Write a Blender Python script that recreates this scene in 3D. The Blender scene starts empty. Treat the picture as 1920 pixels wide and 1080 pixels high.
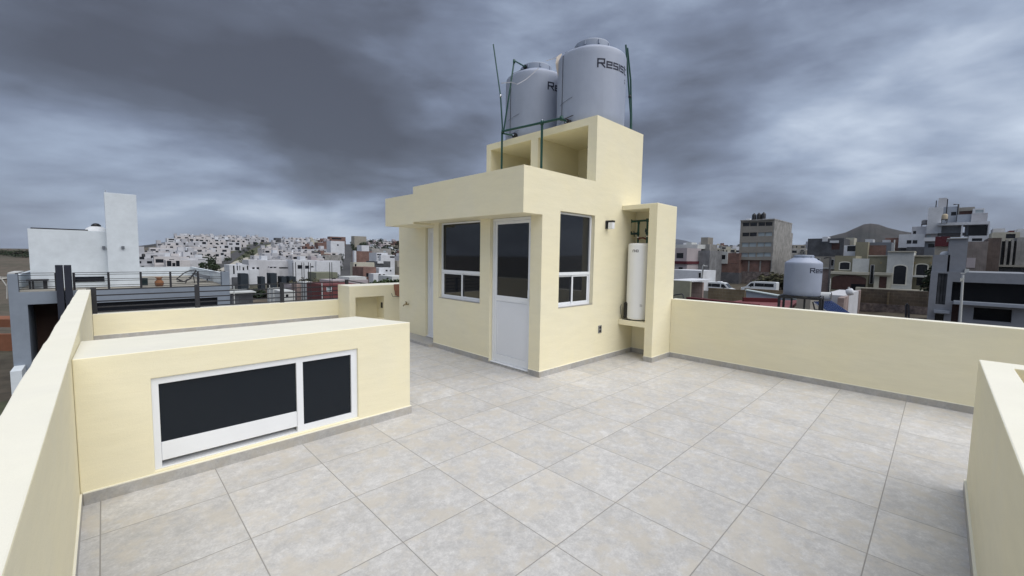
import bpy, bmesh, math, random
from mathutils import Vector, Matrix
PI = math.pi
scene = bpy.context.scene
col = scene.collection

# ------------------------------------------------------------------ camera
H = 1.60
FPX = 784.2            # focal length in pixels of the 1920 px wide photograph
PITCH, ROLL, YAW = 0.0757, 0.0161, 0.7972
_y, _p, _r = YAW, PITCH, ROLL
CF = Vector((math.cos(_y)*math.cos(_p), math.sin(_y)*math.cos(_p), -math.sin(_p)))
_R = Vector((math.sin(_y), -math.cos(_y), 0)); _U = _R.cross(CF)
CR = math.cos(_r)*_R + math.sin(_r)*_U
CU = -math.sin(_r)*_R + math.cos(_r)*_U
CAM = Vector((0, 0, H))
cd = bpy.data.cameras.new("camera"); co = bpy.data.objects.new("camera", cd); col.objects.link(co)
M3 = Matrix((CR, CU, -CF)).transposed()
co.matrix_world = Matrix.Translation(CAM) @ M3.to_4x4()
cd.sensor_width = 36; cd.lens = FPX/1920*36; cd.clip_start = 0.05; cd.clip_end = 9000
scene.camera = co

# ------------------------------------------------------------------ exposure
scene.view_settings.view_transform = 'Standard'; scene.view_settings.look = 'None'
scene.view_settings.gamma = 1; scene.view_settings.exposure = 1.2

# ------------------------------------------------------------------ sky
SUN_EL, SUN_AZ = math.radians(58), math.radians(-82)     # azimuth measured from +X towards +Y
sdir = Vector((math.cos(SUN_EL)*math.cos(SUN_AZ), math.cos(SUN_EL)*math.sin(SUN_AZ), math.sin(SUN_EL)))
sl = bpy.data.lights.new("sun", 'SUN'); sl.energy = 1.5; sl.angle = math.radians(80); sl.color = (1.0, .97, .93)
so = bpy.data.objects.new("sun", sl); col.objects.link(so)
so.rotation_euler = sdir.to_track_quat('Z', 'Y').to_euler()

def pdir(px, py):
    return (CF + CR*((px-960)/FPX) + CU*((540-py)/FPX)).normalized()

world = bpy.data.worlds.new("World"); scene.world = world; world.use_nodes = True
nt = world.node_tree; nt.nodes.clear()
class G:
    """small helper to write node graphs"""
    def __init__(s, nt): s.nt = nt
    def n(s, t, **k):
        nd = s.nt.nodes.new(t)
        for a, b in k.items():
            if a.startswith('i_'): nd.inputs[int(a[2:]) if a[2:].isdigit() else a[2:].replace('_', ' ')].default_value = b
            else: setattr(nd, a, b)
        return nd
    def l(s, a, b): s.nt.links.new(a, b)
    def m(s, op, a, b=None, clamp=False):
        nd = s.nt.nodes.new('ShaderNodeMath'); nd.operation = op; nd.use_clamp = clamp
        for i, v in enumerate((a, b)):
            if v is None: continue
            if isinstance(v, (int, float)): nd.inputs[i].default_value = v
            else: s.l(v, nd.inputs[i])
        return nd.outputs[0]
    def v(s, op, a, b=None):
        nd = s.nt.nodes.new('ShaderNodeVectorMath'); nd.operation = op
        for i, v in enumerate((a, b)):
            if v is None: continue
            if isinstance(v, (tuple, Vector)): nd.inputs[i].default_value = tuple(v)
            else: s.l(v, nd.inputs[i])
        return nd.outputs['Value'] if op == 'DOT_PRODUCT' else nd.outputs[0]
    def ramp(s, f, stops, interp='LINEAR'):
        nd = s.nt.nodes.new('ShaderNodeValToRGB'); cr = nd.color_ramp; cr.interpolation = interp
        while len(cr.elements) < len(stops): cr.elements.new(.5)
        for e, (p, c) in zip(cr.elements, stops):
            e.position = p; e.color = (*c, 1) if len(c) == 3 else c
        s.l(f, nd.inputs[0]); return nd.outputs[0]
    def mr(s, f, a, b, c, d, smooth=True):
        nd = s.nt.nodes.new('ShaderNodeMapRange'); nd.interpolation_type = 'SMOOTHSTEP' if smooth else 'LINEAR'
        s.l(f, nd.inputs[0])
        for i, q in enumerate((a, b, c, d)): nd.inputs[i+1].default_value = q
        return nd.outputs[0]
    def noise(s, vec, scale, detail=4, rough=.55, dist=0):
        nd = s.nt.nodes.new('ShaderNodeTexNoise'); nd.inputs['Scale'].default_value = scale
        nd.inputs['Detail'].default_value = detail; nd.inputs['Roughness'].default_value = rough
        nd.inputs['Distortion'].default_value = dist
        if vec is not None: s.l(vec, nd.inputs['Vector'])
        return nd.outputs['Fac']
    def mix(s, f, a, b, mode='MIX'):
        nd = s.nt.nodes.new('ShaderNodeMix'); nd.data_type = 'RGBA'; nd.blend_type = mode
        for k, v in ((0, f), (6, a), (7, b)):
            if isinstance(v, (int, float)): nd.inputs[k].default_value = v
            elif isinstance(v, tuple): nd.inputs[k].default_value = (*v, 1) if len(v) == 3 else v
            else: s.l(v, nd.inputs[k])
        return nd.outputs[2]

g = G(nt)
tc = g.n('ShaderNodeTexCoord'); D = g.v('NORMALIZE', tc.outputs['Generated'])
sep = g.n('ShaderNodeSeparateXYZ'); g.l(D, sep.inputs[0])
zc = g.m('ADD', g.m('MAXIMUM', sep.outputs[2], 0.0), 0.24)
cmb = g.n('ShaderNodeCombineXYZ')
# rotate the cloud plane so the bands lie across the view
ca, sa = math.cos(YAW), math.sin(YAW)
fx = g.m('ADD', g.m('MULTIPLY', sep.outputs[0], ca), g.m('MULTIPLY', sep.outputs[1], sa))
rx = g.m('SUBTRACT', g.m('MULTIPLY', sep.outputs[0], sa), g.m('MULTIPLY', sep.outputs[1], ca))
g.l(g.m('DIVIDE', fx, zc), cmb.inputs[0]); g.l(g.m('MULTIPLY', g.m('DIVIDE', rx, zc), .75), cmb.inputs[1])
P_ = cmb.outputs[0]
DV = g.v('MULTIPLY', D, (1.0, 1.0, 3.4))
n1 = g.noise(g.v('ADD', P_, (3.1, 1.7, 0.4)), 1.0, 10, .50, .35)
n2 = g.noise(g.v('ADD', DV, (9.1, 4.7, 2.4)), 3.4, 10, .56, .35)
n3 = g.noise(g.v('MULTIPLY', D, (2.0, 2.0, 5.0)), 1.6, 5, .5, .4)
val = g.m('ADD', g.m('ADD', g.m('MULTIPLY', n1, 1.05), g.m('MULTIPLY', n2, .34)), g.m('MULTIPLY', n3, .45))
n4 = g.noise(g.v('ADD', DV, (2.1, 0.7, 7.4)), 9.0, 7, .6, .2)
val = g.m('ADD', val, g.m('MULTIPLY', n4, .14))
val = g.m('SUBTRACT', val, .485)
def blob(px, py, r0, r1, amt):
    d = g.v('DOT_PRODUCT', D, pdir(px, py))
    return g.mr(d, math.cos(math.radians(r1)), math.cos(math.radians(r0)), 0, amt)
for b in [(400, 110, 6, 24, -.24), (760, 230, 4, 18, -.22), (560, 230, 3, 13, -.12), (60, -60, 5, 26, -.06), (1300, 0, 5, 26, -.14), (1500, 90, 3, 15, -.10), (1250, 300, 3, 10, -.05),
          (1040, 110, 2, 12, .12), (1850, 210, 3, 14, .06), (1700, 240, 3, 16, .18), (1480, 270, 2, 12, .08), (350, 345, 2, 14, .18), (70, 345, 2, 12, .12), (560, 400, 1, 8, .08),
          (620, 365, 2, 9, .12), (460, 410, 1, 9, .08), (1000, -420, 20, 60, .12), (600, 30, 2, 12, .12), (160, 180, 3, 12, -.06), (1640, 410, 2, 14, -.20), (1330, 410, 2, 10, -.12)]:
    val = g.m('ADD', val, blob(*b))
hz = g.mr(sep.outputs[2], 0.0, .10, 1, 0)
val = g.m('ADD', g.m('MULTIPLY', val, g.m('SUBTRACT', 1.0, g.m('MULTIPLY', hz, .5))), g.m('MULTIPLY', hz, .22))
val = g.m('ADD', g.m('MULTIPLY', g.m('SUBTRACT', val, .40), 1.18), .415)
K = 1/2.30
cc = lambda r, gg, b: (r*K, gg*K, b*K)
ccol = g.ramp(val, [(.02, cc(.080, .087, .113)), (.22, cc(.115, .131, .175)), (.42, cc(.195, .232, .320)), (.60, cc(.32, .385, .505)), (.85, cc(.60, .68, .80))])
sky = g.n('ShaderNodeTexSky', sky_type='NISHITA', sun_disc=False)
sky.sun_elevation = SUN_EL; sky.sun_rotation = PI/2 - SUN_AZ
skyc = g.v('MULTIPLY', sky.outputs[0], (.035, .035, .035))
tot = g.v('ADD', g.v('MULTIPLY', ccol, (10, 10, 10)), skyc)
bg = g.n('ShaderNodeBackground'); bg.inputs[1].default_value = .10
g.l(tot, bg.inputs[0])
wo = g.n('ShaderNodeOutputWorld'); g.l(bg.outputs[0], wo.inputs[0])

# ------------------------------------------------------------------ object helpers
def ray(px, py): return CF + CR*((px-960)/FPX) + CU*((540-py)/FPX)
def atX(px, py, X): d = ray(px, py); return CAM + d*(X/d.x)
def atY(px, py, Y): d = ray(px, py); return CAM + d*(Y/d.y)
def atD(px, py, D): d = ray(px, py); d2 = Vector((d.x, d.y)).length; return CAM + d*(D/d2)
def tag(o, label=None, cat=None, group=None, kind=None):
    if label: o['label'] = label
    if cat: o['category'] = cat
    if group: o['group'] = group
    if kind: o['kind'] = kind
    return o
def empty(name, loc=(0, 0, 0), label=None, cat=None, group=None, rz=0):
    o = bpy.data.objects.new(name, None); col.objects.link(o); o.location = loc; o.rotation_euler.z = rz
    o.empty_display_size = .2
    return tag(o, label, cat, group)
MW = {}
def wpos(o):
    p = Vector(o.location); q = o.parent
    while q: p += Vector(q.location); q = q.parent
    return p
class MB:
    """collects shapes into one mesh; coordinates are world unless the parent is given with local=True"""
    def __init__(s): s.v = []; s.f = []; s.sm = []
    def add(s, vs, fs, smooth=False):
        b = len(s.v); s.v += [tuple(q) for q in vs]
        for f in fs: s.f.append(tuple(b+i for i in f)); s.sm.append(smooth)
    def box(s, x0, x1, y0, y1, z0, z1, ztaper=None):
        s.add([(x0, y0, z0), (x1, y0, z0), (x1, y1, z0), (x0, y1, z0), (x0, y0, z1), (x1, y0, z1), (x1, y1, z1), (x0, y1, z1)],
              [(0, 3, 2, 1), (4, 5, 6, 7), (0, 1, 5, 4), (1, 2, 6, 5), (2, 3, 7, 6), (3, 0, 4, 7)]); return s
    def tube(s, pts, r, n=10, caps=True, smooth=True):
        pts = [Vector(p) for p in pts]; rings = []
        rr = r if isinstance(r, (list, tuple)) else [r]*len(pts)
        prev = None
        for i, p in enumerate(pts):
            t = (pts[min(i+1, len(pts)-1)] - pts[max(i-1, 0)]).normalized()
            if prev is None:
                a = Vector((0, 0, 1)) if abs(t.z) < .9 else Vector((1, 0, 0)); u = t.cross(a).normalized()
            else:
                u = (prev - t*prev.dot(t)); u = u.normalized() if u.length > 1e-6 else t.orthogonal().normalized()
            prev = u; w = t.cross(u)
            rings.append([p + (u*math.cos(2*PI*k/n) + w*math.sin(2*PI*k/n))*rr[i] for k in range(n)])
        vs = [q for rg in rings for q in rg]; fs = []
        for i in range(len(rings)-1):
            for k in range(n):
                fs.append((i*n+k, i*n+(k+1) % n, (i+1)*n+(k+1) % n, (i+1)*n+k))
        s.add(vs, fs, smooth)
        if caps:
            s.add(rings[0], [tuple(range(n))[::-1]]); s.add(rings[-1], [tuple(range(n))])
        return s
    def lathe(s, prof, c, n=40, smooth=True, capb=True, capt=True):
        vs = []; fs = []
        for (r, z) in prof:
            for k in range(n): vs.append((c[0]+r*math.cos(2*PI*k/n), c[1]+r*math.sin(2*PI*k/n), c[2]+z))
        for i in range(len(prof)-1):
            for k in range(n): fs.append((i*n+k, i*n+(k+1) % n, (i+1)*n+(k+1) % n, (i+1)*n+k))
        s.add(vs, fs, smooth)
        if capb: s.add(vs[:n], [tuple(range(n))[::-1]])
        if capt: s.add(vs[-n:], [tuple(range(n))])
        return s
    def prism(s, poly, axis, a, b, smooth=False):
        """poly: 2D points; axis 'x': (y,z), 'y': (x,z), 'z': (x,y); extruded from a to b"""
        def m(p, q):
            return {'x': (q, p[0], p[1]), 'y': (p[0], q, p[1]), 'z': (p[0], p[1], q)}[axis]
        n = len(poly); vs = [m(p, a) for p in poly] + [m(p, b) for p in poly]
        s.add(vs, [tuple(range(n))[::-1], tuple(range(n, 2*n))]); 
        s.add(vs, [(i, (i+1) % n, n+(i+1) % n, n+i) for i in range(n)], smooth); return s
    def csg(s, adds, subs=()):
        ax = [sorted({round(q, 5) for bx in list(adds)+list(subs) for q in (bx[2*k], bx[2*k+1])}) for k in range(3)]
        xs, ys, zs = ax
        def inside(bx, c): return all(bx[2*k] < c[k] < bx[2*k+1] for k in range(3))
        nx, ny, nz = len(xs)-1, len(ys)-1, len(zs)-1
        fill = {}
        for i in range(nx):
            for j in range(ny):
                for k in range(nz):
                    c = ((xs[i]+xs[i+1])/2, (ys[j]+ys[j+1])/2, (zs[k]+zs[k+1])/2)
                    if any(inside(b, c) for b in adds) and not any(inside(b, c) for b in subs): fill[i, j, k] = 1
        idx = {}; vs = []; fs = []
        def vid(i, j, k):
            if (i, j, k) not in idx: idx[i, j, k] = len(vs); vs.append((xs[i], ys[j], zs[k]))
            return idx[i, j, k]
        for (i, j, k) in fill:
            for d, q in (((-1, 0, 0), ((0, 0, 0), (0, 0, 1), (0, 1, 1), (0, 1, 0))), ((1, 0, 0), ((1, 0, 0), (1, 1, 0), (1, 1, 1), (1, 0, 1))),
                         ((0, -1, 0), ((0, 0, 0), (1, 0, 0), (1, 0, 1), (0, 0, 1))), ((0, 1, 0), ((0, 1, 0), (0, 1, 1), (1, 1, 1), (1, 1, 0))),
                         ((0, 0, -1), ((0, 0, 0), (0, 1, 0), (1, 1, 0), (1, 0, 0))), ((0, 0, 1), ((0, 0, 1), (1, 0, 1), (1, 1, 1), (0, 1, 1)))):
                if (i+d[0], j+d[1], k+d[2]) not in fill: fs.append([vid(i+a, j+b, k+c) for a, b, c in q])
        s.add(vs, fs); return s
    def build(s, name, mat, parent=None, bevel=0, local=False, merge=False):
        me = bpy.data.meshes.new(name)
        off = wpos(parent) if (parent is not None and not local) else Vector((0, 0, 0))
        me.from_pydata([(x-off.x, y-off.y, z-off.z) for x, y, z in s.v], [], s.f)
        me.polygons.foreach_set('use_smooth', s.sm)
        if merge:
            bm = bmesh.new(); bm.from_mesh(me); bmesh.ops.remove_doubles(bm, verts=bm.verts, dist=1e-5); bmesh.ops.recalc_face_normals(bm, faces=bm.faces); bm.to_mesh(me); bm.free()
        me.validate(); me.update()
        if mat: me.materials.append(mat)
        o = bpy.data.objects.new(name, me); col.objects.link(o)
        if parent is not None: o.parent = parent
        if bevel:
            b = o.modifiers.new('bevel', 'BEVEL'); b.width = bevel; b.segments = 2; b.limit_method = 'ANGLE'; b.angle_limit = math.radians(40)
            b.harden_normals = False
        return o
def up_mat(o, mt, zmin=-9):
    """paler second material on the upward faces"""
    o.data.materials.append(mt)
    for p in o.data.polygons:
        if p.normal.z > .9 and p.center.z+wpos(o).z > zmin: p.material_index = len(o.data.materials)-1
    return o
def children(o): return [c for c in bpy.data.objects if c.parent == o]
def copy_tree(o, parent=None, ch=None):
    c = o.copy(); col.objects.link(c)
    if parent is not None: c.parent = parent
    for k in (ch[o] if ch else children(o)): copy_tree(k, c, ch)
    return c

# ------------------------------------------------------------------ materials
def mat(name, base, rough=.8, metal=0, spec=.3, var=.0, vscale=3, bump=0, bscale=60, col2=None, coords='Object', fine=0, fscale=80, coat=0, streak=0):
    m = bpy.data.materials.new(name); m.use_nodes = True; t = m.node_tree; t.nodes.clear(); q = G(t)
    bs = q.n('ShaderNodeBsdfPrincipled'); out = q.n('ShaderNodeOutputMaterial'); q.l(bs.outputs[0], out.inputs[0])
    bs.inputs['Roughness'].default_value = rough; bs.inputs['Metallic'].default_value = metal
    bs.inputs['Specular IOR Level'].default_value = spec; bs.inputs['Coat Weight'].default_value = coat
    if not (var or bump or col2 or fine or streak):
        bs.inputs['Base Color'].default_value = (*base, 1); return m
    geo = q.n('ShaderNodeNewGeometry'); tcn = q.n('ShaderNodeTexCoord')
    vec = geo.outputs['Position'] if coords == 'World' else tcn.outputs['Object']
    c = None
    if col2 is None: col2 = tuple(x*(1-var) for x in base); b1 = tuple(min(1, x*(1+var)) for x in base)
    else: b1 = base
    f = q.mr(q.noise(vec, vscale, 5, .6, .3), .3, .7, 0, 1)
    c = q.mix(f, b1, col2)
    if fine:
        f2 = q.mr(q.noise(vec, fscale, 4, .6), .3, .7, 1-fine, 1+fine, False)
        c = q.v('MULTIPLY', c, q.v('SCALE', (1, 1, 1))) if False else c
        cx = q.n('ShaderNodeCombineXYZ')
        for i in range(3): q.l(f2, cx.inputs[i])
        c = q.v('MULTIPLY', c, cx.outputs[0])
    if streak:
        mp = q.n('ShaderNodeMapping'); mp.inputs['Scale'].default_value = (5, 5, .35); q.l(vec, mp.inputs[0])
        f3 = q.mr(q.noise(mp.outputs[0], 1.5, 5, .65), .45, .75, 1, 1-streak)
        cx = q.n('ShaderNodeCombineXYZ')
        for i in range(3): q.l(f3, cx.inputs[i])
        c = q.v('MULTIPLY', c, cx.outputs[0])
    q.l(c, bs.inputs['Base Color'])
    if bump:
        bn = q.n('ShaderNodeBump'); bn.inputs['Strength'].default_value = bump; bn.inputs['Distance'].default_value = .01
        q.l(q.noise(vec, bscale, 5, .6), bn.inputs['Height']); q.l(bn.outputs[0], bs.inputs['Normal'])
    return m

def stucco(name, base, base2, bump=.20):
    """painted render: faint trowel waves, faint patches, fine grain"""
    m = bpy.data.materials.new(name); m.use_nodes = True; t = m.node_tree; t.nodes.clear(); q = G(t)
    bs = q.n('ShaderNodeBsdfPrincipled'); out = q.n('ShaderNodeOutputMaterial'); q.l(bs.outputs[0], out.inputs[0])
    geo = q.n('ShaderNodeNewGeometry'); P = geo.outputs['Position']
    f = q.mr(q.noise(P, 1.3, 6, .6, .6), .3, .72, 0, 1)
    c = q.mix(f, base, base2)
    mp = q.n('ShaderNodeMapping'); mp.inputs['Scale'].default_value = (2.2, 2.2, 9); q.l(P, mp.inputs[0])
    f2 = q.mr(q.noise(mp.outputs[0], 1.4, 5, .6, .2), .3, .75, .965, 1.02, False)
    f3 = q.mr(q.noise(P, 260, 2, .6), .3, .7, .97, 1.02, False)
    # small scuffs
    f4 = q.mr(q.noise(P, 9, 7, .72), .70, .76, 1, .86)
    ff = q.m('MULTIPLY', q.m('MULTIPLY', f2, f3), f4)
    cx = q.n('ShaderNodeCombineXYZ')
    for i in range(3): q.l(ff, cx.inputs[i])
    c = q.v('MULTIPLY', c, cx.outputs[0]); q.l(c, bs.inputs['Base Color'])
    bs.inputs['Roughness'].default_value = .62; bs.inputs['Specular IOR Level'].default_value = .25
    h = q.m('ADD', q.m('MULTIPLY', q.noise(P, 190, 3, .6), .25), q.noise(mp.outputs[0], 2.2, 4, .55))
    bn = q.n('ShaderNodeBump'); bn.inputs['Strength'].default_value = bump; bn.inputs['Distance'].default_value = .012
    q.l(h, bn.inputs['Height']); q.l(bn.outputs[0], bs.inputs['Normal'])
    return m

CREAM = stucco('cream_render', (.83, .765, .545), (.81, .755, .565))
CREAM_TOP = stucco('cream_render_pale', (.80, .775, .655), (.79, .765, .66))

GX, GY, GT = .5272, .1835, .604
def tile_mat(name, base, dark, grout=(.25, .24, .225), lines=True):
    m = bpy.data.materials.new(name); m.use_nodes = True; t = m.node_tree; t.nodes.clear(); q = G(t)
    bs = q.n('ShaderNodeBsdfPrincipled'); out = q.n('ShaderNodeOutputMaterial'); q.l(bs.outputs[0], out.inputs[0])
    geo = q.n('ShaderNodeNewGeometry'); sp = q.n('ShaderNodeSeparateXYZ'); q.l(geo.outputs['Position'], sp.inputs[0])
    u = q.m('DIVIDE', q.m('SUBTRACT', sp.outputs[0], GX), GT); v = q.m('DIVIDE', q.m('SUBTRACT', sp.outputs[1], GY), GT)
    iu, iv = q.m('FLOOR', u), q.m('FLOOR', v)
    cb = q.n('ShaderNodeCombineXYZ'); q.l(iu, cb.inputs[0]); q.l(iv, cb.inputs[1])
    wn = q.n('ShaderNodeTexWhiteNoise', noise_dimensions='2D'); q.l(cb.outputs[0], wn.inputs['Vector'])
    P = q.v('ADD', geo.outputs['Position'], q.v('MULTIPLY', wn.outputs['Color'], (7, 7, 7)))
    a = q.noise(P, 3.2, 10, .72, .5); b = q.noise(P, 18, 8, .74, .3); c3 = q.noise(P, 85, 5, .75)
    s = q.m('ADD', q.m('ADD', q.m('MULTIPLY', a, .30), q.m('MULTIPLY', b, .42)), q.m('MULTIPLY', c3, .28))
    c = q.ramp(s, [(.40, dark), (.475, tuple((x+y)/2 for x, y in zip(base, dark))), (.53, base), (.60, tuple(min(1, x*1.16) for x in base))])
    warm = q.mr(q.noise(P, 6, 7, .7), .44, .64, 0, .75)
    c = q.mix(warm, c, tuple(x*y for x, y in zip(base, (.985, .93, .83))))
    tv = q.mr(wn.outputs['Value'], 0, 1, .945, 1.05, False)
    # veins / worn specks
    sp2 = q.mr(q.noise(P, 75, 5, .75), .66, .74, 1, .84)
    # a loose film of dust gathered irregularly across the terrace
    du = q.mr(q.noise(geo.outputs['Position'], .75, 6, .6, .8), .35, .7, .95, 1.045, False)
    sp3 = q.mr(q.noise(P, 48, 6, .78), .60, .70, 1, 1.10); sp4 = q.mr(q.noise(q.v('ADD', P, (5, 5, 5)), 34, 8, .82), .60, .70, 1, .87)
    k = q.m('MULTIPLY', q.m('MULTIPLY', q.m('MULTIPLY', tv, sp2), du), q.m('MULTIPLY', sp3, sp4))
    cx = q.n('ShaderNodeCombineXYZ')
    for i in range(3): q.l(k, cx.inputs[i])
    c = q.v('MULTIPLY', c, cx.outputs[0])
    if lines:
        fu = q.m('ABSOLUTE', q.m('SUBTRACT', q.m('SUBTRACT', u, iu), .5)); fv = q.m('ABSOLUTE', q.m('SUBTRACT', q.m('SUBTRACT', v, iv), .5))
        e = q.m('MAXIMUM', fu, fv)
        gw = q.mr(e, .5-.0060, .5-.0034, 0, 1)
        gc = q.mix(q.noise(geo.outputs['Position'], 5, 4), grout, tuple(x*1.35 for x in grout))
        c = q.mix(gw, c, gc)
        bn = q.n('ShaderNodeBump'); bn.inputs['Strength'].default_value = .55; bn.inputs['Distance'].default_value = .003
        hh = q.m('ADD', q.m('MULTIPLY', gw, -1.0), q.m('MULTIPLY', b, .25))
        q.l(hh, bn.inputs['Height']); q.l(bn.outputs[0], bs.inputs['Normal'])
    q.l(c, bs.inputs['Base Color'])
    q.l(q.mr(s, .35, .65, .50, .66), bs.inputs['Roughness']); bs.inputs['Specular IOR Level'].default_value = .35
    return m
TILE = tile_mat('terrace_tile', (.535, .525, .512), (.40, .392, .383))
SKIRT = tile_mat('skirting_tile', (.42, .412, .40), (.32, .315, .305), lines=False)

WHITE_AL = mat('white_aluminium', (.78, .80, .83), .38, 0, .5, var=.02, vscale=4)
WHITE_AL2 = mat('white_door_panel', (.74, .76, .80), .42, 0, .5, var=.02, vscale=2)
def glass(name, base=(.012, .014, .018), rough=.04, spec=.5):
    return mat(name, base, rough, 0, spec)
GLASS = glass('tinted_glass'); GLASS2 = glass('tinted_glass_blue', (.010, .014, .020), .12, .22)
BLACK = mat('black_metal', (.022, .023, .028), .5, 0, .4)
BLACKP = mat('black_plastic', (.015, .015, .017), .45, 0, .4)
CHROME = mat('steel', (.62, .63, .65), .25, 1)
GREEN_P = mat('green_pipe', (.008, .058, .045), .45, 0, .45, var=.15, vscale=12)
TANKC = mat('grey_polyethylene', (.315, .355, .45), .42, 0, .4, var=.035, vscale=2.5, streak=.05)
TANKL = mat('grey_tank_lid', (.27, .31, .39), .5, 0, .35, var=.04, vscale=4)
INK = mat('dark_blue_ink', (.012, .016, .035), .5)
LAMPW = mat('frosted_shade', (.80, .82, .85), .35)
BRASS = mat('brass', (.30, .24, .13), .4, .8)
HEATW = mat('white_enamel', (.80, .81, .82), .28, 0, .5, var=.01, vscale=3)
BRICKR = mat('clay_brick', (.36, .17, .11), .9, col2=(.26, .13, .09), vscale=8, bump=.5, bscale=40)

# ------------------------------------------------------------------ terrace: floor and its masonry
XL, XLO, XR = -.165, -.308, 6.588
XP, YP, XF, XP2 = 4.080, 3.636, 3.724, 4.339
YQ, YS, YE, YEND = 6.132, 6.200, 7.156, 7.764
XT, XT2, YT2 = 5.238, 6.575, 6.102
ZFB, ZFB2, ZFS, ZFT, ZT = 2.143, 2.110, 2.605, 2.720, 3.671
YB, YB2, XB = 3.655, 4.895, 2.158

fl = MB().box(XL-.02, XR+.02, -7, 9.42, -.06, 0)
# stair opening left free below the low wall on the right
fl = MB(); fl.csg([(XL-.02, XR+.02, -7.0, 9.42, -.06, 0)], [(1.2, 4.09, -3.2, -.362, -.1, .1)])
tag(fl.build('terrace_floor', TILE), kind='structure')

def skirt(parent, segs, z0=0, z1=.075):
    """segs: (x0,x1,y0,y1) footprints of the strips"""
    a = MB(); b = MB()
    for (x0, x1, y0, y1) in segs:
        a.box(x0, x1, y0, y1, z0-.01, z1)
        b.box(x0, x1, y0, y1, z1, z1+.007)
    a.build('skirting', SKIRT, parent, bevel=.002)
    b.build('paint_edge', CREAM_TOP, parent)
    return a

# left parapet: a little uneven along the outer arris
def parapet(name, label, x0, x1, y0, y1, z1, n, sk=None, jitter=.0, seed=3, z0=-.05):
    rnd = random.Random(seed)
    t = empty(name, ((x0+x1)/2, (y0+y1)/2, 0), label, 'parapet wall')
    m = MB(); vs = []; fs = []
    alongy = (y1-y0) > (x1-x0)
    for i in range(n+1):
        f = i/n; j1, j2, j3 = [(rnd.random()-.5)*jitter for _ in range(3)]
        if alongy: y = y0+(y1-y0)*f; vs += [(x0, y, z0), (x1, y, z0), (x1, y, z1+j2*.35), (x0+j1, y, z1+j3*.35)]
        else: x = x0+(x1-x0)*f; vs += [(x, y0, z0), (x, y1, z0), (x, y1, z1+j2*.35), (x, y0, z1+j3*.35)]
    for i in range(n):
        for k in range(4): fs.append((i*4+k, i*4+(k+1) % 4, (i+1)*4+(k+1) % 4, (i+1)*4+k))
    fs += [(3, 2, 1, 0), (n*4, n*4+1, n*4+2, n*4+3)]
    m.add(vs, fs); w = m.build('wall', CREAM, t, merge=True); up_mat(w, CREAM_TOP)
    w.modifiers.new('b', 'BEVEL').width = .006; w.modifiers['b'].segments = 2; w.modifiers['b'].limit_method = 'ANGLE'; w.modifiers['b'].angle_limit = math.radians(40)
    if sk: skirt(t, sk)
    return t
lp = parapet('parapet', 'cream parapet wall running away along the left edge of the terrace', XLO, XL, -7, 9.40, .969, 90, [(XL-.001, XL+.010, -7, YB-.013), (XL-.001, XL+.010, 4.92, 8.2)], .007)
rp = parapet('parapet', 'long cream parapet wall along the right side of the terrace beyond the heater niche', XR, XR+.15, -7, 3.029, .952, 40, [(XR-.010, XR+.001, -7, 3.018)], .004, 5)
fp = parapet('parapet', 'low cream parapet wall at the back under the black railing', XL+.002, 5.6, 9.402, 9.60, .566, 20, None, .004, 8)
# small fixing holes and marks left on the parapet tops
# raised floor strip in front of the back parapet
rs = empty('raised_floor', (1.7, 8.8, 0), kind='structure') if False else None
m = MB().box(XL+.002, 3.728, 8.25, 9.400, -.02, .145); tag(m.build('raised_floor', TILE, bevel=.003), kind='structure')
skirt(fp, [(XL+.003, 3.728, 9.388, 9.401)], .145, .22)

# ---- skylight box with its long window
sb = empty('skylight_box', (1.0, 4.2, 0), 'low cream box with a slightly sloped top and a long white framed window', 'skylight')
wx1, wx2, wz1, wz2 = .194, 1.622, .098, .739
bx = MB(); 
Z0, ZB1, ZB2 = -.02, .930, .846
def ztop(y): return ZB1 + (ZB2-ZB1)*(y-YB)/(YB2-YB)
tmp = MB(); tmp.csg([(XL+.001, XB, YB, YB2, Z0, ZB1)], [(wx1, wx2, YB-.1, YB+.10, wz1, wz2)])
tmp.v = [(x, y, (ztop(y) if z > .9 else z)) for x, y, z in tmp.v]
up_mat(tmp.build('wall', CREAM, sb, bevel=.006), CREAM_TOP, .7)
skirt(sb, [(XL+.012, XB+.011, YB-.012, YB+.001), (XB-.001, XB+.011, YB+.002, YB2)])
fw = empty('window', (.9, YB+.03, .4)); fw.parent = sb; fw.location = Vector((.9, YB+.03, .4)) - Vector(sb.location)
F0, F1 = YB+.018, YB+.062
fr = MB()
fr.csg([(wx1, wx2, F0, F1, wz1, wz2)], [(.233, 1.106, F0-.1, F1+.1, .106, .692), (1.157, 1.566, F0-.1, F1+.1, .150, .690)])
fr.build('frame', WHITE_AL, fw, bevel=.003)
mb = MB().box(.234, 1.105, F0+.004, F1-.006, .150, .278); mb.build('lower_rail', WHITE_AL, fw, bevel=.003)
mb = MB(); mb.prism([(F0+.016, .1065), (YB+.098, .1065), (YB+.098, .118), (F0+.040, .109)], 'x', .235, 1.104); mb.build('sill', WHITE_AL, fw)
MB().box(.234, 1.105, F0+.018, F0+.026, .279, .691).build('pane', GLASS2, fw)
MB().box(1.158, 1.565, F0+.018, F0+.026, .151, .689).build('pane', GLASS2, fw)
MB().box(.2, 1.6, YB+.096, YB+.0985, .12, .72).build('back_panel', BLACKP, fw)

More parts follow.
